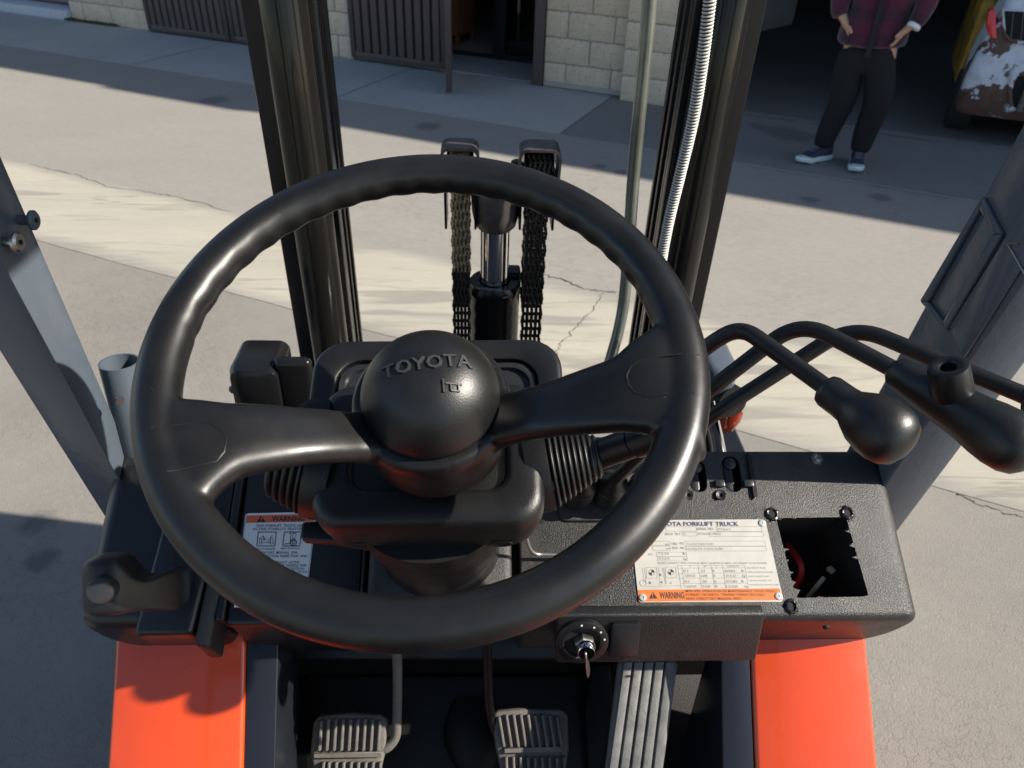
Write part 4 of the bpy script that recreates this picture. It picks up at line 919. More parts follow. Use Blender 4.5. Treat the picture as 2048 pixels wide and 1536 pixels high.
for i in range(5):
    f_ = (i+0.5)/5; a = AP_(1245+f_*105, 1324, 0.0006); b = AP_(1206+f_*112, 1600, 0.0006); s = Vector((0.0062, 0, 0)); h = Vector((0, -0.64, 0.77))*0.0045
    MB().hexa([b-s, b+s, a+s, a-s], [b-s*0.85+h, b+s*0.85+h, a+s*0.85+h, a-s*0.85+h]).build('tread', M_PEDALG, acc_, bevel=0.0008, seg=2)
# body of the truck: frames, bonnet, seat, counterweight, tyres
for x0, x1 in ((-0.50, -0.30), (0.374, 0.574)):
    MB().add([(x0, -0.3, 0.42), (x1, -0.3, 0.42), (x1, 0.40, 0.42), (x0, 0.40, 0.42), (x0, -0.3, 0.25), (x1, -0.3, 0.25), (x1, 1.0, 0.25), (x0, 1.0, 0.25), (x1, 0.62, 0.42), (x0, 0.62, 0.42), (x1, 0.76, 0.60), (x0, 0.76, 0.60), (x1, 1.0, 0.55), (x0, 1.0, 0.55)],
             [(0, 1, 2, 3), (3, 2, 8, 9), (9, 8, 10, 11), (11, 10, 12, 13), (13, 12, 6, 7), (4, 7, 6, 5), (0, 4, 5, 1), (0, 3, 9, 11, 13, 7, 4), (1, 5, 6, 12, 10, 8, 2)]).build('side_frame', M_ORANGE, fk, bevel=0.01)
MB().rng(-0.30, 0.374, -0.25, 0.46, 0.40, 0.44).build('floor_plate', M_FLOOR, fk)
MB().rng(-0.30, 0.374, 0.76, 1.22, 0.25, 0.50).build('front_frame', M_FLOOR, fk, bevel=0.01)
MB().rng(-0.36, 0.434, -1.05, -0.26, 0.30, 0.90).build('bonnet', M_STEP, fk, bevel=0.05, seg=4)
MB().rng(-0.21, 0.284, -0.74, -0.24, 0.90, 1.03).build('seat_cushion', M_RUB, fk, bevel=0.04, seg=4)
MB().hexa([(-0.2, -0.86, 0.98), (0.274, -0.86, 0.98), (0.274, -0.72, 0.98), (-0.2, -0.72, 0.98)], [(-0.19, -0.96, 1.45), (0.264, -0.96, 1.45), (0.264, -0.88, 1.45), (-0.19, -0.88, 1.45)]).build('seat_back', M_RUB, fk, bevel=0.035, seg=4)
MB().rng(-0.48, 0.554, -1.62, -1.06, 0.18, 0.98).build('counterweight', M_SLATE, fk, bevel=0.08, seg=4)
MB().add([(-0.42, 0.765, 0.90), (0.495, 0.765, 0.90), (0.495, 0.95, 0.84), (-0.42, 0.95, 0.84), (0.495, 1.08, 0.72), (-0.42, 1.08, 0.72), (-0.42, 0.765, 0.45), (0.495, 0.765, 0.45), (0.495, 1.08, 0.45), (-0.42, 1.08, 0.45)],
         [(0, 1, 2, 3), (3, 2, 4, 5), (5, 4, 8, 9), (6, 9, 8, 7), (0, 6, 7, 1), (0, 3, 5, 9, 6), (1, 7, 8, 4, 2)]).build('shade_block', M_STEP, fk, bevel=0.01)  # unseen block added to cast shadow on the ground at left
for x0, x1 in ((-0.53, -0.31), (0.384, 0.604)): MB().rng(x0, x1, 0.92, 1.46, 0.545, 0.575).build('shade_slab', M_STEP, fk, bevel=0.02)  # unseen slabs over the tyres, added to shade a ground patch at left
def tyre(x, y, r_, w_):
    ty = MB().lathe([(r_*0.55, -w_/2), (r_*0.92, -w_/2), (r_, -w_/2+0.02), (r_, w_/2-0.02), (r_*0.92, w_/2), (r_*0.55, w_/2)], (x, y, r_), (1, 0, 0), seg=48).build('tyre', M_TYRE, fk)
    MB().lathe([(r_*0.56, -w_/2+0.01), (r_*0.5, -w_/2+0.03), (0.05, -w_/2+0.05), (0.05, w_/2-0.05), (r_*0.5, w_/2-0.03), (r_*0.56, w_/2-0.01)], (x, y, r_), (1, 0, 0), seg=32).build('wheel_rim', M_ORANGE, ty)
for x in (-0.42, 0.494): tyre(x, 1.20, 0.265, 0.19)
for x in (-0.40, 0.474): tyre(x, -1.1, 0.21, 0.16)

# ------------------------------------------------------------------ switch panel with ignition under the dash
YS = 0.556
sp = [aty(x, y, YS) for x, y in ((1118, 1240), (1534, 1238), (1534, 1314), (1122, 1318))]
x0s, x1s = sp[0].x, sp[1].x; z1s = max(sp[0].z, sp[1].z); z0s = (sp[2].z+sp[3].z)/2
def swp(x, y): p = aty(x, y, YS); return p.x, p.z
swb = MB().hexa([(x0s, YS-0.006, z0s), (x1s, YS-0.006, z0s), (x1s, YS+0.05, z0s), (x0s, YS+0.05, z0s)], [(x0s, YS+0.006, z1s), (x1s, YS+0.006, z1s), (x1s, YS+0.02, z1s), (x0s, YS+0.02, z1s)]).build('switch_panel', M_DASH, fk, bevel=0.003)
fx = Vector((0, -0.98, 0.2)).normalized()
px_, pz_ = swp(1165, 1276)
SWM = Matrix(((1, 0, 0, 0), (0, fx.z, fx.y, YS-0.0005), (0, -fx.y, fx.z, 0), (0, 0, 0, 1)))
def swl(x, y, o=0.0): X, Z = swp(x, y); return Vector((X, YS+0.000-(Z-(z0s+z1s)/2)*(-0.2)+0.0, Z))+fx*o
ic = swl(1163, 1277, 0.006)
MB().lathe([(0.030, -0.004), (0.030, 0.0015), (0.0285, 0.0025), (0.022, 0.0025), (0.0205, 0.0005), (0.0205, -0.004)], ic, fx, seg=40).build('ignition_bezel', M_BLACK, fk)
MB().lathe([(0.0205, -0.003), (0, -0.003)], ic, fx, seg=32, cap=False).build('ignition_well', M_VOID, fk)
ih = ic+Vector((0.003, 0, -0.001))
MB().lathe([(0.0125, -0.004), (0.0125, 0.006), (0.011, 0.008)], ih, fx, seg=6).build('ignition_nut', M_STEEL, fk)
MB().lathe([(0.0102, 0.008), (0.0102, 0.016), (0.0090, 0.0175), (0, 0.0175)], ih, fx, seg=28).build('lock_barrel', M_CHROME, fk)
kk = ih+fx*0.018
key = MB(); q = [(-0.0022, 0.001), (0.0022, 0.001), (0.0022, -0.012), (0.0045, -0.018), (0.005, -0.030), (0.003, -0.036), (-0.002, -0.036), (-0.004, -0.030), (-0.0035, -0.018), (-0.0022, -0.012)]
KM = Matrix.Translation(kk) @ Matrix.Rotation(R(8), 4, 'Y') @ Matrix.Rotation(R(62), 4, 'Z') @ Matrix.Rotation(R(-18), 4, 'X')
key.prism([(x, 0, z) for x, z in q], (0, 0.0014, 0)); key.build('ignition_key', M_STEEL, fk, M=KM, bevel=0.0003, seg=1)
for a_ in (95, 62, 38, 12): 
    p = ic+fx*0.0027+Vector((0.0255*math.cos(R(a_)), 0.0, 0))+Vector((0, 0.2, 0.98))*(0.0255*math.sin(R(a_)))
    MB().lathe([(0.0013, 0), (0.0013, 0.0004), (0, 0.0004)], p, fx, seg=8).build('position_mark', M_WHITE, fk)
a0 = swl(1248, 1276, 0.0045)
MB().loft([[(a0 + Vector((x, 0, 0))+Vector((0, 0.2, 0.98))*y + fx*o) for x, y in rrect(-0.0165+e, 0.0165-e, -0.024+e, 0.024-e, 0.003)] for e, o in ((0, -0.003), (0, 0.0012), (0.001, 0.0018))]).build('switch_blank', M_DASHS, fk)

# ------------------------------------------------------------------ parking brake on the left
hb_ = MB().hexa([(-0.386, -0.016, -0.05), (-0.318, -0.016, -0.05), (-0.303, 0.11, -0.03), (-0.372, 0.13, -0.03)], [(-0.383, -0.012, 0.012), (-0.320, -0.012, 0.012), (-0.305, 0.11, 0.020), (-0.368, 0.13, 0.020)]).build('brake_housing', M_DASHS, fk, M=DASH, bevel=0.006, seg=3)
MB().prism([(x, y, 0.012) for x, y in ((-0.347, 0.022), (-0.326, 0.022), (-0.323, 0.10), (-0.350, 0.10))], (0, 0, 0.0098)).build('brake_slot', M_VOID, fk, M=DASH)
MB().hexa([(-0.318, -0.030, -0.055), (-0.300, -0.030, -0.055), (-0.290, 0.09, -0.03), (-0.306, 0.09, -0.03)], [(-0.317, -0.022, 0.006), (-0.302, -0.026, -0.004), (-0.292, 0.09, 0.012), (-0.307, 0.09, 0.018)]).build('brake_bracket', M_DASH, fk, M=DASH, bevel=0.004, seg=2)
hd = MB(); rg = []
secs = [  # pixel centre, distance, half width (along the picture's vertical), half depth
    ((378, 1176), 0.800, 0.019, 0.012), ((352, 1174), 0.785, 0.0225, 0.013), ((328, 1180), 0.772, 0.0180, 0.013), ((300, 1186), 0.760, 0.0150, 0.014), ((276, 1180), 0.752, 0.0185, 0.016),
    ((256, 1167), 0.745, 0.0265, 0.019), ((240, 1166), 0.742, 0.0285, 0.020), ((210, 1166), 0.740, 0.0285, 0.020), ((186, 1168), 0.742, 0.0265, 0.019), ((180, 1168), 0.744, 0.0245, 0.017)]
for (px, D_, hw, hd_) in secs:
    c0 = atd(*px, D_); upv = (Vector((0, 0.55, 0.83))).normalized(); dv = Vector((0, -0.83, 0.55)); ring = []
    for a in range(24):
        an = 2*math.pi*a/24; c_, s_ = math.cos(an), math.sin(an); c_ = math.copysign(abs(c_)**0.38, c_); s_ = math.copysign(abs(s_)**0.38, s_)
        ring.append(c0+upv*(hw*c_)+dv*(hd_*s_))
    rg.append(ring)
hd.loft(rg)
bh = hd.build('brake_handle', M_BLACK, fk); 
sd = bh.modifiers.new('s', 'SUBSURF'); sd.levels = 1; sd.render_levels = 1
bb0 = atd(203, 1180, 0.716)
MB().lathe([(0.0125, -0.010), (0.0125, 0.003), (0.0115, 0.0055), (0.009, 0.0065), (0, 0.0068)], bb0, (0.05, -0.8, 0.6), seg=32).build('release_button', mat('button_plastic', (0.03, 0.03, 0.031), rough=0.3), bh)

# ------------------------------------------------------------------ lamps in front of the dash
lp = aty(522, 765, 0.98)
lh = MB().loft([[lp+Vector((x, yy, z)) for x, z in rrect(-0.038+e, 0.038-e, -0.045+e, 0.045-e, 0.016)] for yy, e in ((-0.035, 0.012), (-0.030, 0.004), (-0.015, 0), (0.05, 0), (0.055, 0.004))]).build('headlamp', M_MAST, fk)
MB().lathe([(0.030, 0), (0.030, 0.006), (0.0, 0.010)], lp+Vector((0, 0.055, 0)), (0, 1, 0), seg=28).build('lens', M_GLASS, lh)
MB().rng(lp.x+0.03, lp.x+0.085, 0.955, 0.975, lp.z-0.16, lp.z+0.055).build('lamp_bracket', M_MAST, fk, bevel=0.012)
tl_ = aty(500, 815, 0.96); MB().lathe([(0.020, -0.02), (0.020, 0.012), (0.014, 0.02)], tl_+Vector((0, 0, -0.012)), (0, 1, 0), seg=24).build('turn_signal', M_LAMP, fk)
MB().lathe([(0.007, -0.006), (0.007, 0.004), (0.004, 0.008)], aty(470, 778, 0.96), (-1, 0, 0), seg=6).build('bolt', M_SLATE, fk)
rp = aty(1440, 742, 1.02)
rh = MB().loft([[rp+Vector((x, yy, z)) for x, z in rrect(-0.034+e, 0.020-e, -0.034+e, 0.030-e, 0.014)] for yy, e in ((-0.035, 0.010), (-0.028, 0.003), (-0.012, 0), (0.05, 0))]).build('headlamp', M_SLATE, fk)
MB().lathe([(0.026, 0), (0.026, 0.006), (0.0, 0.009)], rp+Vector((-0.007, 0.05, 0)), (0, 1, 0), seg=28).build('lens', M_GLASS, rh)
MB().lathe([(0.024, -0.020), (0.026, -0.010), (0.026, 0.02)], aty(1452, 795, 1.0), (0.3, -0.9, 0.2), seg=28).build('horn', M_RUB, fk)
MB().lathe([(0.006, -0.03), (0.016, -0.02), (0.019, 0.0), (0.016, 0.014), (0.006, 0.02)], aty(1460, 832, 1.0), (0.4, 0.15, 1.0), seg=24).build('turn_signal', M_LAMP, fk)
MB().tube([aty(1421, 800, 0.98), aty(1432, 850, 0.97), aty(1446, 920, 0.96)], 0.0078, 16).build('lamp_stay', M_CHROME, fk)
MB().tube([aty(1404, 830, 0.99), aty(1416, 880, 0.985), aty(1424, 930, 0.98)], 0.006, 12).build('lamp_stay', M_BLACK, fk)

# ------------------------------------------------------------------ warning label and capacity plate: flat print on the dash
def dlabel(px, o, th, m, name, parent, r_=0.0):
    pts = [d2(x, y, o) for x, y in px]; return MB().prism([(x, v, o) for x, v in pts], (0, 0, th)).build(name, m, parent, M=DASH)
class Print:
    def __init__(s, o): s.o = o; s.mb = MB()
    def text(s, body, x, y, x1, hpx, bold=0.0, o=0.0):        # left baseline px, right px, cap height px
        xa, va = d2(x, y, s.o); xb, vb = d2(x1, y, s.o); _, vt = d2(x, y-hpx, s.o)
        vs, fs = text_mesh(body, 1.0, (0, 0), 'LEFT', bold=bold)
        mx_ = max(v.x for v in vs); mn = min(v.x for v in vs); kx = (xb-xa)/(mx_-mn); ky = (vt-va)/0.72
        s.mb.add([(xa+(v.x-mn)*kx, va+v.y*ky+(vb-va)*(v.x-mn)/(mx_-mn), s.o+o) for v in vs], fs)
    def line(s, x0, y0, x1, y1, w_=0.8):
        a = Vector((*d2(x0, y0, s.o), s.o)); b = Vector((*d2(x1, y1, s.o), s.o)); d = (b-a)
        n_ = Vector((-d.y, d.x, 0)).normalized()*(w_*0.00030); s.mb.add([a-n_, b-n_, b+n_, a+n_], [(0, 1, 2, 3)])
    def rect(s, x0, y0, x1, y1, w_=0.8, sk=0.0):
        s.line(x0, y0, x1, y0, w_); s.line(x0+sk, y1, x1+sk, y1, w_); s.line(x0, y0, x0+sk, y1, w_); s.line(x1, y0, x1+sk, y1, w_)
    def poly(s, pts, o=0.0):
        s.mb.add([(*d2(x, y, s.o), s.o+o) for x, y in pts], [tuple(range(len(pts)))])
    def disc(s, x, y, r_, a0=0, a1=360, n=14, ring=0):
        cx_, cv = d2(x, y, s.o); k = r_*0.00062
        for i in range(n):
            p, q = R(a0+(a1-a0)*i/n), R(a0+(a1-a0)*(i+1)/n)
            if ring: 
                k2 = k-ring*0.0006; s.mb.add([(cx_+k*math.cos(p), cv+k*math.sin(p), s.o), (cx_+k*math.cos(q), cv+k*math.sin(q), s.o), (cx_+k2*math.cos(q), cv+k2*math.sin(q), s.o), (cx_+k2*math.cos(p), cv+k2*math.sin(p), s.o)], [(0, 1, 2, 3)])
            else: s.mb.add([(cx_, cv, s.o), (cx_+k*math.cos(p), cv+k*math.sin(p), s.o), (cx_+k*math.cos(q), cv+k*math.sin(q), s.o)], [(0, 1, 2)])
    def done(s, name, m, parent): return s.mb.build(name, m, parent, M=DASH, smooth=False)
LO = -0.004
wl = dlabel([(491, 1030), (496, 1027), (628, 1024), (633, 1029), (610, 1215), (468, 1215)], LO, 0.0006, M_WHITE, 'warning_label', fk); wl['label'] = 'white sticker with orange warning header'
hdr = dlabel([(494, 1031), (629, 1028), (627, 1043), (492, 1046)], LO+0.0006, 0.0002, M_LORANGE, 'label_header', wl)
pr_ = Print(LO+0.0011)
pr_.text('WARNING', 543, 1042.5, 609, 10.5, bold=0.022)
pr_.poly([(513, 1044.5), (531, 1044), (522, 1031.5)])
pr_.text('THIS FORKLIFT TRUCK HAS', 511.5, 1053.5, 608, 5, bold=0.006); pr_.text('ACTIVE STABILITY FEATURES', 505, 1060.2, 612, 5, bold=0.006)
for x0, x1 in ((515, 551), (567, 601)):
    pr_.rect(x0+2, 1063.5, x1, 1062.5, 1.4) if False else None
    pr_.rect(x0+1.5, 1064, x1+1.5, 1092, 1.5, sk=-3)
# rear axle pictogram
pr_.rect(519, 1076, 523, 1088, 0.9); pr_.rect(541, 1076, 546, 1088, 0.9); pr_.rect(523, 1080, 541, 1085, 0.9)
pr_.line(524, 1072, 528, 1080); pr_.line(528, 1080, 532, 1080); pr_.line(538, 1080, 544, 1071); pr_.line(526, 1071, 530, 1079, 1.2); pr_.line(536, 1083, 541, 1087, 1.2); pr_.line(541, 1073, 546, 1071)
# truck pictogram
pr_.line(582, 1066, 580, 1086, 0.9); pr_.line(586, 1066, 584, 1082, 0.9); pr_.line(593, 1068, 588, 1080, 0.9); pr_.line(569, 1088, 581, 1087, 1.4); pr_.disc(587, 1085, 6.5, ring=1.4); pr_.disc(587, 1085, 3.4, ring=1.2); pr_.line(578, 1068, 583, 1066, 1.4); pr_.line(586, 1066, 592, 1067, 1.4); pr_.rect(581, 1078, 590, 1082, 0.9)
pr_.text('REAR STABILIZER', 510, 1099.5, 551, 3.4, bold=0.004); pr_.text('MAST FUNCTION', 562, 1098.6, 600, 3.4, bold=0.004)
for s_, xa, yb, xb in (("OPERATOR'S  MANUAL  FOR", 511, 1107.5, 594.5), ('OPERATION, INSPECTION  AND', 520, 1114.4, 614.5), ('WITHOUT  ACTIVE', 544, 1127, 598.5), ('MAY  HANDLE  AND', 556, 1133, 613), ('USE  CAUTION.', 564, 1139.5, 608.5), ('QUEST  TRUCK', 570, 1146, 614.5), ('ER.', 584, 1152.5, 592)):
    pr_.text(s_, xa, yb, xb, 5, bold=0.005)
pr_.rect(493, 1030, 630, 1028, 0.6) if False else None
pr_.line(630.5, 1029, 621, 1110, 0.7); pr_.line(621, 1110, 614, 1170, 0.7); pr_.line(493, 1031, 484, 1085, 0.7)
pr_.done('lettering', M_INK, wl)
ex = Print(LO+0.0013); ex.text('!', 520.6, 1043, 523.4, 8, bold=0.02); ex.done('exclamation_mark', M_LORANGE, wl)

# capacity plate
ZX = 360/2048
def zp(x, y): return 1240+x*ZX, 1010+y*ZX
plt = dlabel([(1260, 1043), (1264, 1041), (1525, 1039), (1531, 1044), (1566, 1200), (1562, 1204), (1281, 1205), (1277, 1201)], 0.0002, 0.0010, M_PLATE, 'capacity_plate', fk); plt['label'] = 'white metal data plate with orange warning strip'
PO = 0.0015
dlabel([zp(205, 966), zp(1815, 948), zp(1850, 1082), zp(215, 1098)], 0.0012, 0.0002, M_PORANGE, 'warning_strip', plt)
pi = Print(PO); pf = Print(PO); py_ = Print(PO); pb = Print(PO+0.0003)
def zt(p, s_, x, y, x1, h, bold=0.0): a = zp(x, y); b = zp(x1, y); p.text(s_, a[0], a[1], b[0], h*ZX, bold)
def zl(x0, y0, x1, y1, w_=0.55): pf.line(*zp(x0, y0), *zp(x1, y1), w_)
zt(pb, 'TOYOTA FORKLIFT TRUCK', 372, 236, 1352, 48, 0.012)
zt(pf, 'SERIAL NO.', 875, 284, 1072, 30, .004); zt(py_, '97661', 1110, 290, 1258, 30, .003); zt(pf, 'BACK TILT', 515, 342, 692, 28, .004); zt(py_, '5', 725, 344, 750, 28); zt(pf, 'ATTACH', 885, 340, 1012, 28, .004); zt(py_, 'FORKS', 1025, 340, 1150, 26)
zt(pf, 'TIRE', 585, 454, 655, 28, .004); zt(pf, 'FR', 684, 450, 726, 28, .004); zt(pf, 'SIZE', 592, 502, 664, 28, .004); zt(pf, 'RR', 690, 502, 736, 28, .004)
zt(py_, '21x7x15/SOLID', 758, 455, 1072, 26); zt(py_, '16x5x10-1/2/SOLID', 762, 510, 1180, 26)
zt(pf, 'in', 518, 455, 552, 26); zt(pf, 'mm', 525, 503, 568, 20); zt(pf, 'WT.', 322, 575, 376, 26, .004); zt(py_, '7320', 436, 565, 560, 28); zt(pf, 'lb', 718, 566, 746, 28, .004); zt(py_, '3320', 440, 622, 566, 28); zt(pf, 'kg', 722, 622, 760, 26, .004)
zt(pf, 'RATED CAPACITY WITH VERTICAL MAST EQUIPPED AT MAX. LIFT HEIGHT "A" AS SHOWN', 434, 670, 1672, 20, .004)
for s_, x in (('A', 792), ('B', 960), ('C', 1094)): zt(pf, s_, x, 706, x+18, 16)
zt(pf, 'CAPACITY', 1222, 708, 1362, 18)
rows = [(('81', 724, 780), ('24', 920, 972), ('0', 1056, 1080), ('4000', 1184, 1314), ('lb', 1386, 1414), 764), (('2050', 736, 858), ('600', 922, 1000), ('0', 1064, 1088), ('1810', 1188, 1322), ('kg', 1396, 1432), 820), (('81', 738, 792), ('30', 936, 992), ('0', 1076, 1100), ('3500', 1206, 1336), ('lb', 1388, 1416), 884), (('2050', 748, 872), ('760', 940, 1030), ('0', 1090, 1114), ('1500', 1212, 1346), ('kg', 1422, 1456), 942)]
for r_ in rows:
    for s_, a, b in r_[:4]: zt(py_, s_, a, r_[5], b, 32, 0.004)
    zt(pf, r_[4][0], r_[4][1], r_[5]-4, r_[4][2], 28, .004)
for i, s_ in enumerate(('THIS FORKLIFT TRUCK', 'MEETS OR EXCEEDS DESIGN', 'SPECIFICATIONS OF ASME', 'AND B56.1 IN EFFECT ON', 'THE DATE OF MANUFACTURE')): zt(pf, s_, 1446+i*9, 724+i*48, 1660+i*22+(60 if i in (1, 4) else 0), 18)
for y0, xs, xe in ((688, 655, 1425), (718, 660, 1432), (776, 668, 1442), (832, 676, 1452), (892, 684, 1462)): zl(xs, y0, xe, y0-4)
for xa, xb in ((655, 700), (705, 735), (890, 932), (1040, 1080), (1170, 1205), (1422, 1466)): zl(xa, 688, xb, 948)
for x0, y0, x1, y1, sk in ((1095, 246, 1610, 300, 8), (1015, 305, 1630, 356, 8), (705, 308, 868, 352, 8), (738, 410, 1650, 466, 8), (745, 470, 1660, 522, 8), (415, 535, 755, 585, 6), (424, 588, 765, 636, 6), (360, 412, 560, 462, 8), (370, 466, 568, 514, 8), (520, 246, 870, 298, 6)):
    zl(x0, y0, x1, y0); zl(x0+sk, y1, x1+sk, y1); zl(x0, y0, x0+sk, y1); zl(x1, y0, x1+sk, y1)
for cx_, cy in ((362, 768), (580, 764)):
    x, y = zp(cx_, cy); pi.disc(x, y, 5.8, 0, 90, 6); pi.disc(x, y, 5.8, 180, 270, 6); pf.disc(x, y, 5.9, ring=0.7)
    zl(cx_-60, cy+64, cx_+62, cy+62); zl(cx_-62, cy-58, cx_-58, cy+64); zl(cx_+56, cy-58, cx_+62, cy+62); zl(cx_-62, cy-58, cx_+56, cy-58)
zl(255, 715, 275, 880); zl(280, 715, 300, 900); zl(485, 715, 520, 900); zl(498, 715, 532, 900); pf.disc(*zp(262, 888), 6.5, ring=0.8); zl(300, 925, 690, 918); zl(440, 705, 455, 915)
for s_, x, y in (('B', 332, 898), ('B', 450, 808), ('A', 462, 890), ('C', 568, 898)): zt(pi, s_, x, y, x+22, 28)
zt(pi, 'WARNING', 452, 1062, 735, 74, 0.022); zt(pi, 'IMPROPER OPERATION OR MAINTENANCE COULD RESULT', 742, 992, 1790, 28, .006); zt(pi, 'IN INJURY OR DEATH.  TRAINED OPERATORS ONLY.', 748, 1033, 1660, 28, .006); zt(pi, "READ OPERATOR'S MANUAL FIRST.", 755, 1078, 1390, 28, .006); zt(pf, '57846-U3172-71', 1505, 1066, 1722, 18)
pi.poly([zp(330, 1066), zp(428, 1064), zp(372, 986)])
pi.done('lettering', M_INKB if False else M_INK, plt); pf.done('faded_lettering', M_INKF, plt); py_.done('stamped_lettering', M_INKY, plt); pb.done('title_lettering', mat('navy_ink', (0.05, 0.06, 0.14), rough=0.5), plt)
pe = Print(PO+0.0003); a = zp(369, 1060); b = zp(381, 1060); pe.text('!', a[0], a[1], b[0], 11, 0.02); pe.done('exclamation_mark', M_PORANGE, plt)
for zx_, zy in ((1612, 208), (256, 1056), (1798, 1040)):
    x, v = d2(*zp(zx_, zy)); MB().lathe([(0.0046, 0.0012), (0.0046, 0.0018), (0.0038, 0.0026), (0.0016, 0.0028), (0.0012, 0.0018), (0, 0.0018)], (x, v, 0), seg=20).build('rivet', M_STEEL if False else mat('rivet', (0.7, 0.68, 0.64), rough=0.3, metal=0.6), plt, M=DASH)

# ================================================================== THE PERSON
def skin(name, nodes, edges, m, parent, M, sub=2, root=0):
    me = bpy.data.meshes.new(name); me.from_pydata([tuple(M @ Vector(n[0])) for n in nodes], edges, [])
    o = bpy.data.objects.new(name, me); col.objects.link(o)
    sk = o.modifiers.new('skin', 'SKIN'); sk.use_smooth_shade = True; sk.branch_smoothing = 0.4
    if not me.skin_vertices: me.attributes if False else None
    bm = bmesh.new(); bm.from_mesh(me); lay = bm.verts.layers.skin.verify(); bm.verts.ensure_lookup_table()
    for v, n in zip(bm.verts, nodes): v[lay].radius = (n[1], n[2] if len(n) > 2 else n[1])
    bm.verts[root][lay].use_root = True; bm.to_mesh(me); bm.free()
    s = o.modifiers.new('sub', 'SUBSURF'); s.levels = sub; s.render_levels = sub
    realise(o); o.data.materials.append(m)
    if parent: o.parent = parent; o.matrix_parent_inverse = parent.matrix_world.inverted()
    return o
M_SKIN = mat('skin', (0.50, 0.29, 0.20), rough=0.55)
M_TROU = mat('black_trousers', (0.0035, 0.004, 0.007), rough=0.85, bump2=0.5, bump2_scale=14, bump=0.2, bump_scale=300)
M_SHOE = mat('navy_shoe_mesh', (0.022, 0.028, 0.055), rough=0.7, bump=0.3, bump_scale=500)
M_SOLE = mat('pale_sole', (0.55, 0.66, 0.68), rough=0.5)
M_HAIR = mat('hair', (0.012, 0.010, 0.009), rough=0.6)
def plaid():
    m = bpy.data.materials.new('maroon_plaid_fleece'); m.use_nodes = True; t = m.node_tree; L = t.links.new; b = t.nodes['Principled BSDF']; b.inputs['Roughness'].default_value = 0.95; b.inputs['Sheen Weight'].default_value = 0.3
    tc = t.nodes.new('ShaderNodeTexCoord'); sp_ = t.nodes.new('ShaderNodeSeparateXYZ'); L(tc.outputs['Object'], sp_.inputs[0])
    dt = t.nodes.new('ShaderNodeVectorMath'); dt.operation = 'DOT_PRODUCT'; L(tc.outputs['Object'], dt.inputs[0]); dt.inputs[1].default_value = (0.9, -0.43, 0)
    def band(src, per, w_, ph):
        a = t.nodes.new('ShaderNodeMath'); a.operation = 'MULTIPLY_ADD'; L(src, a.inputs[0]); a.inputs[1].default_value = 1/per; a.inputs[2].default_value = ph
        f = t.nodes.new('ShaderNodeMath'); f.operation = 'FRACT'; L(a.outputs[0], f.inputs[0])
        l = t.nodes.new('ShaderNodeMath'); l.operation = 'LESS_THAN'; L(f.outputs[0], l.inputs[0]); l.inputs[1].default_value = w_; return l.outputs[0]
    ad = t.nodes.new('ShaderNodeMath'); ad.operation = 'ADD'; L(band(sp_.outputs[2], 0.135, 0.45, 0.28), ad.inputs[0]); L(band(dt.outputs['Value'], 0.16, 0.4, 0.1), ad.inputs[1])
    k = t.nodes.new('ShaderNodeMath'); k.operation = 'MULTIPLY'; L(ad.outputs[0], k.inputs[0]); k.inputs[1].default_value = 0.42
    mx = t.nodes.new('ShaderNodeMix'); mx.data_type = 'RGBA'; L(k.outputs[0], mx.inputs[0]); mx.inputs[6].default_value = (0.075, 0.008, 0.028, 1); mx.inputs[7].default_value = (0.012, 0.008, 0.020, 1); L(mx.outputs[2], b.inputs['Base Color'])
    n = t.nodes.new('ShaderNodeTexNoise'); n.inputs['Scale'].default_value = 160; L(tc.outputs['Object'], n.inputs['Vector']); bp = t.nodes.new('ShaderNodeBump'); bp.inputs['Strength'].default_value = 0.6; bp.inputs['Distance'].default_value = 0.006; L(n.outputs[0], bp.inputs['Height']); L(bp.outputs[0], b.inputs['Normal'])
    return m
f1, f2 = atz(1622, 318, 0.02), atz(1711, 332, 0.02); mid = (f1+f2)/2; mid.z = 0.012
fwd = Vector((-0.43, -0.90, 0)).normalized(); rgt = Vector((-fwd.y, fwd.x, 0))
if rgt.x < 0: rgt = -rgt
PM = Matrix(((rgt.x, -fwd.x, 0, mid.x), (rgt.y, -fwd.y, 0, mid.y), (0, 0, 1, 0.012), (0, 0, 0, 1)))   # x right in view, -y towards the truck
pe_ = empty('person', mid, 'person in a maroon plaid jacket and black trousers, hands in pockets', 'person')
L1 = PM.inverted() @ f1; L2 = PM.inverted() @ f2
ax1, ax2 = (L1.x+0.05, L1.y+0.05), (L2.x+0.0, L2.y+0.07)
HX = (ax1[0]+ax2[0])/2+0.008
body_nodes = [((HX, 0.03, 0.80), 0.13, 0.10), ((HX, 0.03, 1.00), 0.12, 0.09), ((HX, 0.03, 1.22), 0.14, 0.10), ((HX, 0.02, 1.36), 0.055, 0.055), ((HX, 0.0, 1.44), 0.07, 0.085), ((HX, -0.01, 1.54), 0.078, 0.095), ((HX, 0.0, 1.60), 0.05, 0.06),
    ((HX-0.17, 0.04, 1.28), 0.055), ((HX-0.228, 0.06, 1.05), 0.045), ((HX-0.212, -0.05, 0.91), 0.034), ((HX-0.160, -0.075, 0.86), 0.030, 0.02),
    ((HX+0.17, 0.04, 1.28), 0.055), ((HX+0.232, 0.06, 1.05), 0.045), ((HX+0.222, -0.05, 0.91), 0.034), ((HX+0.164, -0.075, 0.86), 0.030, 0.02),
    ((HX-0.09, 0.03, 0.76), 0.09), ((ax1[0]+0.04, 0.02, 0.42), 0.06), ((ax1[0], ax1[1], 0.10), 0.04),
    ((HX+0.09, 0.03, 0.76), 0.09), ((ax2[0]+0.01, 0.02, 0.42), 0.06), ((ax2[0], ax2[1], 0.10), 0.04)]
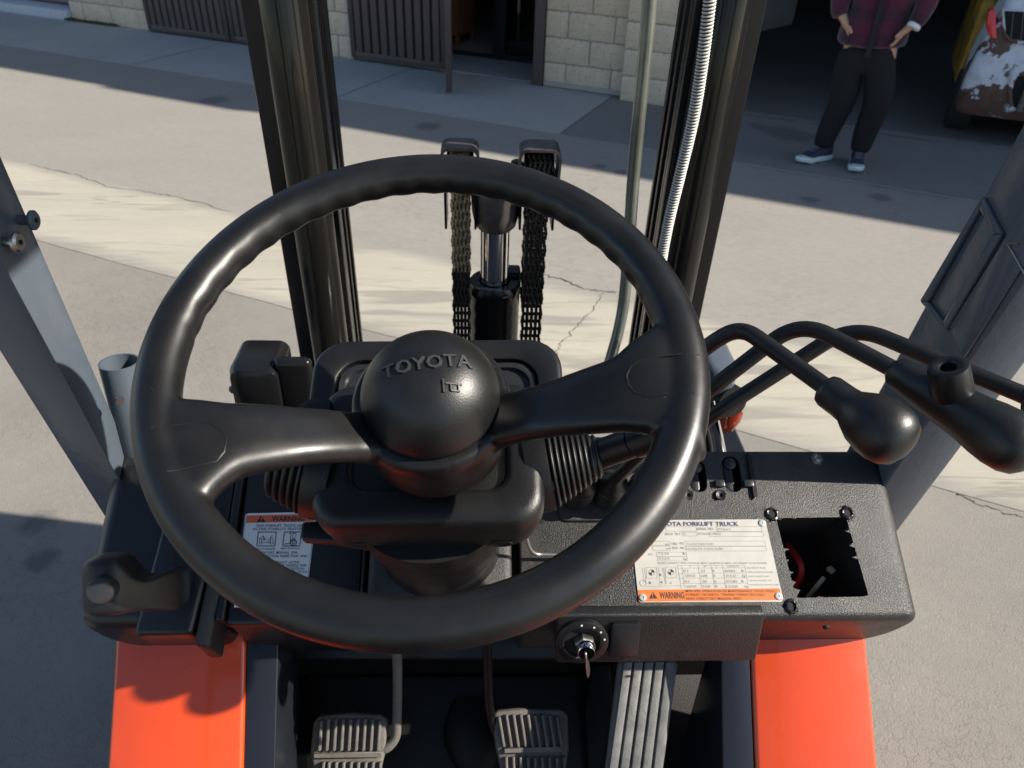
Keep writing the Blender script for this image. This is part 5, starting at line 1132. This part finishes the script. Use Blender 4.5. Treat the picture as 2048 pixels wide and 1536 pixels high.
be = [(0, 1), (1, 2), (2, 3), (3, 4), (4, 5), (5, 6), (2, 7), (7, 8), (8, 9), (9, 10), (2, 11), (11, 12), (12, 13), (13, 14), (0, 15), (15, 16), (16, 17), (0, 18), (18, 19), (19, 20)]
nb = len(body_nodes)
for sx, wi in ((-1, 10), (1, 14)):               # fingers, four and a thumb, reaching into the pockets
    w0 = Vector(body_nodes[wi][0])
    for k in range(4):
        a = w0+Vector((-sx*0.012, (k-1.5)*0.017, -0.03)); b = a+Vector((-sx*0.022, -0.004, -0.040-0.006*(k in (1, 2)))); c = b+Vector((-sx*0.02, 0.004, -0.022))
        body_nodes += [(tuple(a), 0.0105), (tuple(b), 0.009), (tuple(c), 0.0075)]; be += [(wi, nb), (nb, nb+1), (nb+1, nb+2)]; nb += 3
    a = w0+Vector((-sx*0.02, -0.035, -0.012)); b = a+Vector((-sx*0.02, -0.012, -0.03)); body_nodes += [(tuple(a), 0.011), (tuple(b), 0.009)]; be += [(wi, nb), (nb, nb+1)]; nb += 2
skin('body', body_nodes, be, M_SKIN, pe_, PM, 2)
tr_nodes = [((HX, 0.035, 0.80), 0.175, 0.135), ((HX, 0.035, 0.70), 0.17, 0.13), ((HX-0.095, 0.03, 0.62), 0.108, 0.112), ((ax1[0]+0.055, 0.02, 0.42), 0.090, 0.092), ((ax1[0]+0.012, ax1[1], 0.20), 0.075, 0.078), ((ax1[0], ax1[1], 0.105), 0.066, 0.068), ((ax1[0], ax1[1], 0.085), 0.058, 0.06),
    ((HX+0.095, 0.03, 0.62), 0.108, 0.112), ((ax2[0]+0.025, 0.02, 0.42), 0.092, 0.092), ((ax2[0]+0.002, ax2[1], 0.20), 0.078, 0.08), ((ax2[0], ax2[1], 0.105), 0.068, 0.068), ((ax2[0], ax2[1], 0.085), 0.058, 0.06)]
skin('trousers', tr_nodes, [(0, 1), (1, 2), (2, 3), (3, 4), (4, 5), (5, 6), (1, 7), (7, 8), (8, 9), (9, 10), (10, 11)], M_TROU, pe_, PM, 2)
jk = [((HX, 0.03, 0.73), 0.225, 0.150), ((HX, 0.03, 0.77), 0.232, 0.158), ((HX, 0.03, 0.90), 0.222, 0.152), ((HX, 0.03, 1.08), 0.205, 0.145), ((HX, 0.03, 1.24), 0.185, 0.125), ((HX, 0.02, 1.34), 0.085, 0.085), ((HX, 0.01, 1.385), 0.078, 0.078),
    ((HX-0.205, 0.04, 1.24), 0.082), ((HX-0.236, 0.06, 1.06), 0.074), ((HX-0.234, 0.0, 0.985), 0.066), ((HX-0.222, -0.06, 0.915), 0.052), ((HX-0.214, -0.072, 0.895), 0.044),
    ((HX+0.205, 0.04, 1.24), 0.082), ((HX+0.240, 0.06, 1.06), 0.074), ((HX+0.242, 0.0, 0.985), 0.066), ((HX+0.220, -0.06, 0.915), 0.052), ((HX+0.212, -0.072, 0.895), 0.044)]
skin('jacket', jk, [(0, 1), (1, 2), (2, 3), (3, 4), (4, 5), (5, 6), (4, 7), (7, 8), (8, 9), (9, 10), (10, 11), (4, 12), (12, 13), (13, 14), (14, 15), (15, 16)], plaid(), pe_, PM, 2, root=3)
MB().loft([[(HX+x, y, z) for x, y in ((-0.016, -0.135), (0.016, -0.135), (0.016, -0.10), (-0.016, -0.10))] for z in (0.70, 0.9, 1.05)]+[[(HX+x, y, 1.3) for x, y in ((-0.016, -0.10), (0.016, -0.10), (0.016, -0.06), (-0.016, -0.06))]]).build('zip', mat('zip_tape', (0.012, 0.008, 0.014), rough=0.8), pe_, M=PM)
MB().lathe([(0.037, -0.012), (0.040, -0.006), (0.040, 0.006), (0.037, 0.012)], (HX+0.206, -0.085, 0.885), (0.35, 0.35, 0.9), seg=24).build('cuff', mat('white_cuff', (0.7, 0.72, 0.75), rough=0.7), pe_, M=PM)
# face and hair
MB().lathe([(0.0, 0.09), (0.05, 0.085), (0.085, 0.05), (0.098, 0.0), (0.094, -0.06), (0.080, -0.11)], (HX, 0.022, 1.555), (0, 0.15, 1), seg=28).build('hair', M_HAIR, pe_, M=PM)
for sx in (-1, 1):
    ey = MB().lathe([(0.0, 0.009), (0.006, 0.007), (0.009, 0.0)], (HX+sx*0.030, -0.092, 1.515), (0, -1, 0), seg=12).build('eye', mat('eye_white', (0.6, 0.6, 0.6), rough=0.3), pe_, M=PM)
    MB().lathe([(0.0, 0.0105), (0.0035, 0.0095)], (HX+sx*0.030, -0.092, 1.515), (0, -1, 0), seg=10, cap=False).build('pupil', M_HAIR, ey, M=PM)
    MB().lathe([(0.0, 0.012), (0.014, 0.008), (0.018, -0.006)], (HX+sx*0.086, 0.01, 1.505), (sx, 0, 0), seg=12).build('ear', M_SKIN, pe_, M=PM)
MB().loft([[(HX+x*w_, -0.085-d_, z) for x, d_ in ((-1, 0), (0, 0.016*w_/0.016*1.0), (1, 0), (0, -0.01))] for w_, z in ((0.006, 1.52), (0.012, 1.49), (0.016, 1.475), (0.008, 1.468))]).build('nose', M_SKIN, pe_, M=PM)
MB().box((HX, -0.083, 1.448), (0.045, 0.012, 0.010)).build('mouth', mat('lips', (0.36, 0.13, 0.11), rough=0.5), pe_, M=PM, bevel=0.004)
# shoes
def shoe(L, ang):
    Mx = PM @ Matrix.Translation((L[0], L[1], 0)) @ Matrix.Rotation(ang, 4, 'Z')
    sole = [(-0.040, 0.10), (0.040, 0.10), (0.046, 0.04), (0.038, -0.03), (0.050, -0.10), (0.044, -0.155), (0.016, -0.185), (-0.020, -0.183), (-0.046, -0.150), (-0.050, -0.09), (-0.038, -0.02), (-0.046, 0.05)]
    s_ = MB().loft([[(x*k, y*k-0.0, z+(0.012 if y < -0.15 else 0)) for x, y in sole] for k, z in ((0.96, 0.0), (1.0, 0.006), (1.03, 0.022), (0.98, 0.034))]).build('shoe', M_SOLE, pe_, M=Mx, angle=50)
    up_ = [(0.92, 0.030, 0), (0.90, 0.055, 0.01), (0.72, 0.085, 0.03), (0.55, 0.110, 0.05)]
    MB().loft([[(x*k, max(-0.17+z*1.2, y*k+sh), z - (0.4*(z-0.03) if y < -0.08 else 0)) for x, y in sole] for k, z, sh in up_]).build('upper', M_SHOE, s_, M=Mx, angle=60)
    for i in range(4): MB().box((0, -0.075+i*0.022, 0.072+i*0.009), (0.045, 0.005, 0.004)).build('lace', mat('lace', (0.2, 0.22, 0.3), rough=0.8), s_, M=Mx)
shoe((ax1[0]-0.015, ax1[1]-0.02), R(-38)); shoe((ax2[0], ax2[1]-0.02), R(2))

# ================================================================== THE WORN FORKLIFT IN THE BAY
def peeled():
    m = bpy.data.materials.new('peeling_white_over_brown'); m.use_nodes = True; t = m.node_tree; L = t.links.new; b = t.nodes['Principled BSDF']; b.inputs['Roughness'].default_value = 0.5
    tc = t.nodes.new('ShaderNodeTexCoord'); n = t.nodes.new('ShaderNodeTexNoise'); n.inputs['Scale'].default_value = 4.2; n.inputs['Detail'].default_value = 9; n.inputs['Roughness'].default_value = 0.62; L(tc.outputs['Object'], n.inputs['Vector'])
    sp_ = t.nodes.new('ShaderNodeSeparateXYZ'); L(tc.outputs['Object'], sp_.inputs[0])
    zz = t.nodes.new('ShaderNodeMapRange'); L(sp_.outputs[2], zz.inputs[0]); zz.inputs[1].default_value = 0.3; zz.inputs[2].default_value = 0.85; zz.inputs[3].default_value = -0.06; zz.inputs[4].default_value = 0.10
    ad = t.nodes.new('ShaderNodeMath'); ad.operation = 'ADD'; L(n.outputs[0], ad.inputs[0]); L(zz.outputs[0], ad.inputs[1])
    r = t.nodes.new('ShaderNodeMapRange'); L(ad.outputs[0], r.inputs[0]); r.inputs[1].default_value = 0.505; r.inputs[2].default_value = 0.515
    mx = t.nodes.new('ShaderNodeMix'); mx.data_type = 'RGBA'; L(r.outputs[0], mx.inputs[0]); mx.inputs[6].default_value = (0.105, 0.062, 0.050, 1); mx.inputs[7].default_value = (0.66, 0.70, 0.78, 1)
    n3 = t.nodes.new('ShaderNodeTexNoise'); n3.inputs['Scale'].default_value = 14; n3.inputs['Detail'].default_value = 8; L(tc.outputs['Object'], n3.inputs['Vector'])
    r3 = t.nodes.new('ShaderNodeMapRange'); L(n3.outputs[0], r3.inputs[0]); r3.inputs[1].default_value = 0.5; r3.inputs[2].default_value = 0.75; r3.inputs[4].default_value = 0.5
    m3 = t.nodes.new('ShaderNodeMix'); m3.data_type = 'RGBA'; L(r3.outputs[0], m3.inputs[0]); L(mx.outputs[2], m3.inputs[6]); m3.inputs[7].default_value = (0.22, 0.15, 0.11, 1); L(m3.outputs[2], b.inputs['Base Color'])
    bp = t.nodes.new('ShaderNodeBump'); bp.inputs['Strength'].default_value = 0.5; bp.inputs['Distance'].default_value = 0.004; L(r.outputs[0], bp.inputs['Height']); L(bp.outputs[0], b.inputs['Normal']); return m
M_PEEL = peeled()
M_YEL = mat('worn_yellow_paint', (0.42, 0.26, 0.03), rough=0.6, color2=(0.09, 0.06, 0.03), var_scale=8, thresh=(0.45, 0.6))
M_TAIL = mat('red_tail_lens', (0.75, 0.03, 0.03), rough=0.2, coat=0.6)
cz = 0.20
pc = atz(1908, 226, cz); s0_, t0_ = pc.dot(BU), pc.dot(BN)
of = empty('worn_forklift', B(s0_+0.5, t0_+0.6, 0), 'old forklift with brown and white peeling paint parked in the bay', 'forklift')
OFM = BLD @ Matrix.Translation((s0_, t0_, 0))
def of_ring(z, inl, inr, fr, r_=0.07):
    return [(x, y, z) for x, y in rrect(0.0+inl, 1.05-inr, fr, 0.55, r_, 6)]
cw = MB().loft([of_ring(0.20, 0.02, 0.02, 0.02), of_ring(0.235, 0, 0, 0.0), of_ring(0.45, 0.0, 0.0, 0.0), of_ring(0.62, 0.02, 0.02, 0.01), of_ring(0.80, 0.055, 0.055, 0.03), of_ring(0.98, 0.10, 0.10, 0.06), of_ring(1.06, 0.13, 0.13, 0.10), of_ring(1.08, 0.16, 0.16, 0.14)]).build('counterweight', M_PEEL, of, M=OFM, angle=50)
def of_at(x, y, t_):                      # pixel on the plane t = t0_ + t_
    d = ray(x, y); k = ((t0_+t_)-CAM.dot(BN))/d.dot(BN); return OFM.inverted() @ (CAM+d*k)
a = of_at(1982, 50, 0.02)
def ofdisc(pts, name, m, d_, y_=None):
    P = [of_at(x, y, 0.02) for x, y in pts]; yy = 0.0
    return MB().prism([(p.x, 0.0+0.012-d_+(p.z-0.62)*0.12*(p.z > 0.62), p.z) for p in P], (0, d_+0.05, 0)).build(name, m, of, M=OFM, bevel=0.008, seg=3)
ofdisc([(1978, 20), (1991, 18), (1993, 74), (1990, 79), (1977, 70), (1972, 48)], 'tail_light', M_TAIL, 0.03)
ofdisc([(2008, 22), (2078, 26), (2080, 90), (2022, 76), (2012, 66)], 'grille_recess', M_VOID, 0.016)
ofdisc([(2003, 17), (2082, 20), (2078, 26), (2008, 22), (2012, 66), (2022, 76), (2080, 90), (2082, 97), (2016, 82), (2006, 70)], 'grille_surround', M_PEEL, 0.028)
for x in (2026, 2046, 2066): ofdisc([(x, 26), (x+2, 26), (x-4, 80), (x-6, 80)], 'grille_bar', M_RUST, 0.022)
ofdisc([(2034, 150), (2090, 156), (2088, 226), (2026, 214), (2024, 180)], 'tow_pocket', M_VOID, 0.016)
ofdisc([(2022, 142), (2094, 148), (2090, 156), (2034, 150), (2024, 180), (2026, 214), (2088, 226), (2090, 234), (2016, 220), (2014, 178)], 'pocket_rim', M_PEEL, 0.026)
p_ = of_at(2042, 192, 0.0); MB().lathe([(0.022, 0), (0.022, 0.26), (0.03, 0.262), (0.03, 0.275)], (p_.x+0.02, -0.012, p_.z-0.10), (0, 0, 1), seg=20).build('tow_pin', M_RUST, of, M=OFM)
MB().rng(-0.012, 0.12, 0.56, 1.7, 0.28, 1.15).build('side_panel', M_YEL, of, M=OFM, bevel=0.02)
MB().rng(0.93, 1.06, 0.56, 1.7, 0.28, 1.15).build('side_panel', M_YEL, of, M=OFM, bevel=0.02)
MB().rng(0.12, 0.93, 0.56, 1.7, 0.3, 1.10).build('bonnet', M_YEL, of, M=OFM, bevel=0.03)
for x in (-0.02, 0.90):
    ty = MB().lathe([(0.10, -0.08), (0.20, -0.08), (0.22, -0.06), (0.22, 0.06), (0.20, 0.08), (0.10, 0.08)], (x+0.09, 0.42, 0.222), (1, 0, 0), seg=32).build('tyre', M_TYRE, of, M=OFM)
    MB().lathe([(0.11, -0.06), (0.04, -0.03), (0.04, 0.03), (0.11, 0.06)], (x+0.09, 0.42, 0.222), (1, 0, 0), seg=24).build('wheel_rim', M_RUST, ty, M=OFM)
for x in (0.03, 0.95):
    MB().rng(x, x+0.07, 0.5, 0.58, 1.05, 2.1).build('guard_post', M_YEL, of, M=OFM, bevel=0.01)
    MB().rng(x, x+0.07, 1.62, 1.70, 1.10, 2.1).build('guard_post', M_YEL, of, M=OFM, bevel=0.01)
MB().rng(0.03, 1.02, 0.5, 1.72, 2.1, 2.16).build('guard_roof', M_YEL, of, M=OFM, bevel=0.01)

# pale cabinet standing deep in the bay
ca, cb_ = atz(1494, 70, 0.01), atz(1584, 49, 0.01); dd = (cb_-ca).normalized(); bk = Vector((-dd.y, dd.x, 0))
if bk.y < 0: bk = -bk
M_CAB = mat('pale_grey_cabinet', (0.42, 0.45, 0.44), rough=0.45, var=0.05)
cab = empty('steel_cabinet', ca, 'pale grey steel cabinet standing deep inside the bay', 'cabinet')
CM = Matrix(((dd.x, bk.x, 0, ca.x), (dd.y, bk.y, 0, ca.y), (0, 0, 1, 0.011), (0, 0, 0, 1))); wd_ = (cb_-ca).length
MB().rng(-0.5, wd_, 0, 0.5, 0.0, 1.9).build('carcass', M_CAB, cab, M=CM, bevel=0.012)
MB().rng(-0.48, wd_/2-0.26, -0.016, -0.001, 0.05, 1.86).build('door', M_CAB, cab, M=CM, bevel=0.004)
MB().rng(wd_/2-0.25, wd_-0.02, -0.016, -0.001, 0.05, 1.86).build('door', M_CAB, cab, M=CM, bevel=0.004)
MB().rng(wd_/2-0.22, wd_/2-0.20, -0.035, -0.017, 0.9, 1.05).build('handle', M_STEEL, cab, M=CM, bevel=0.004)
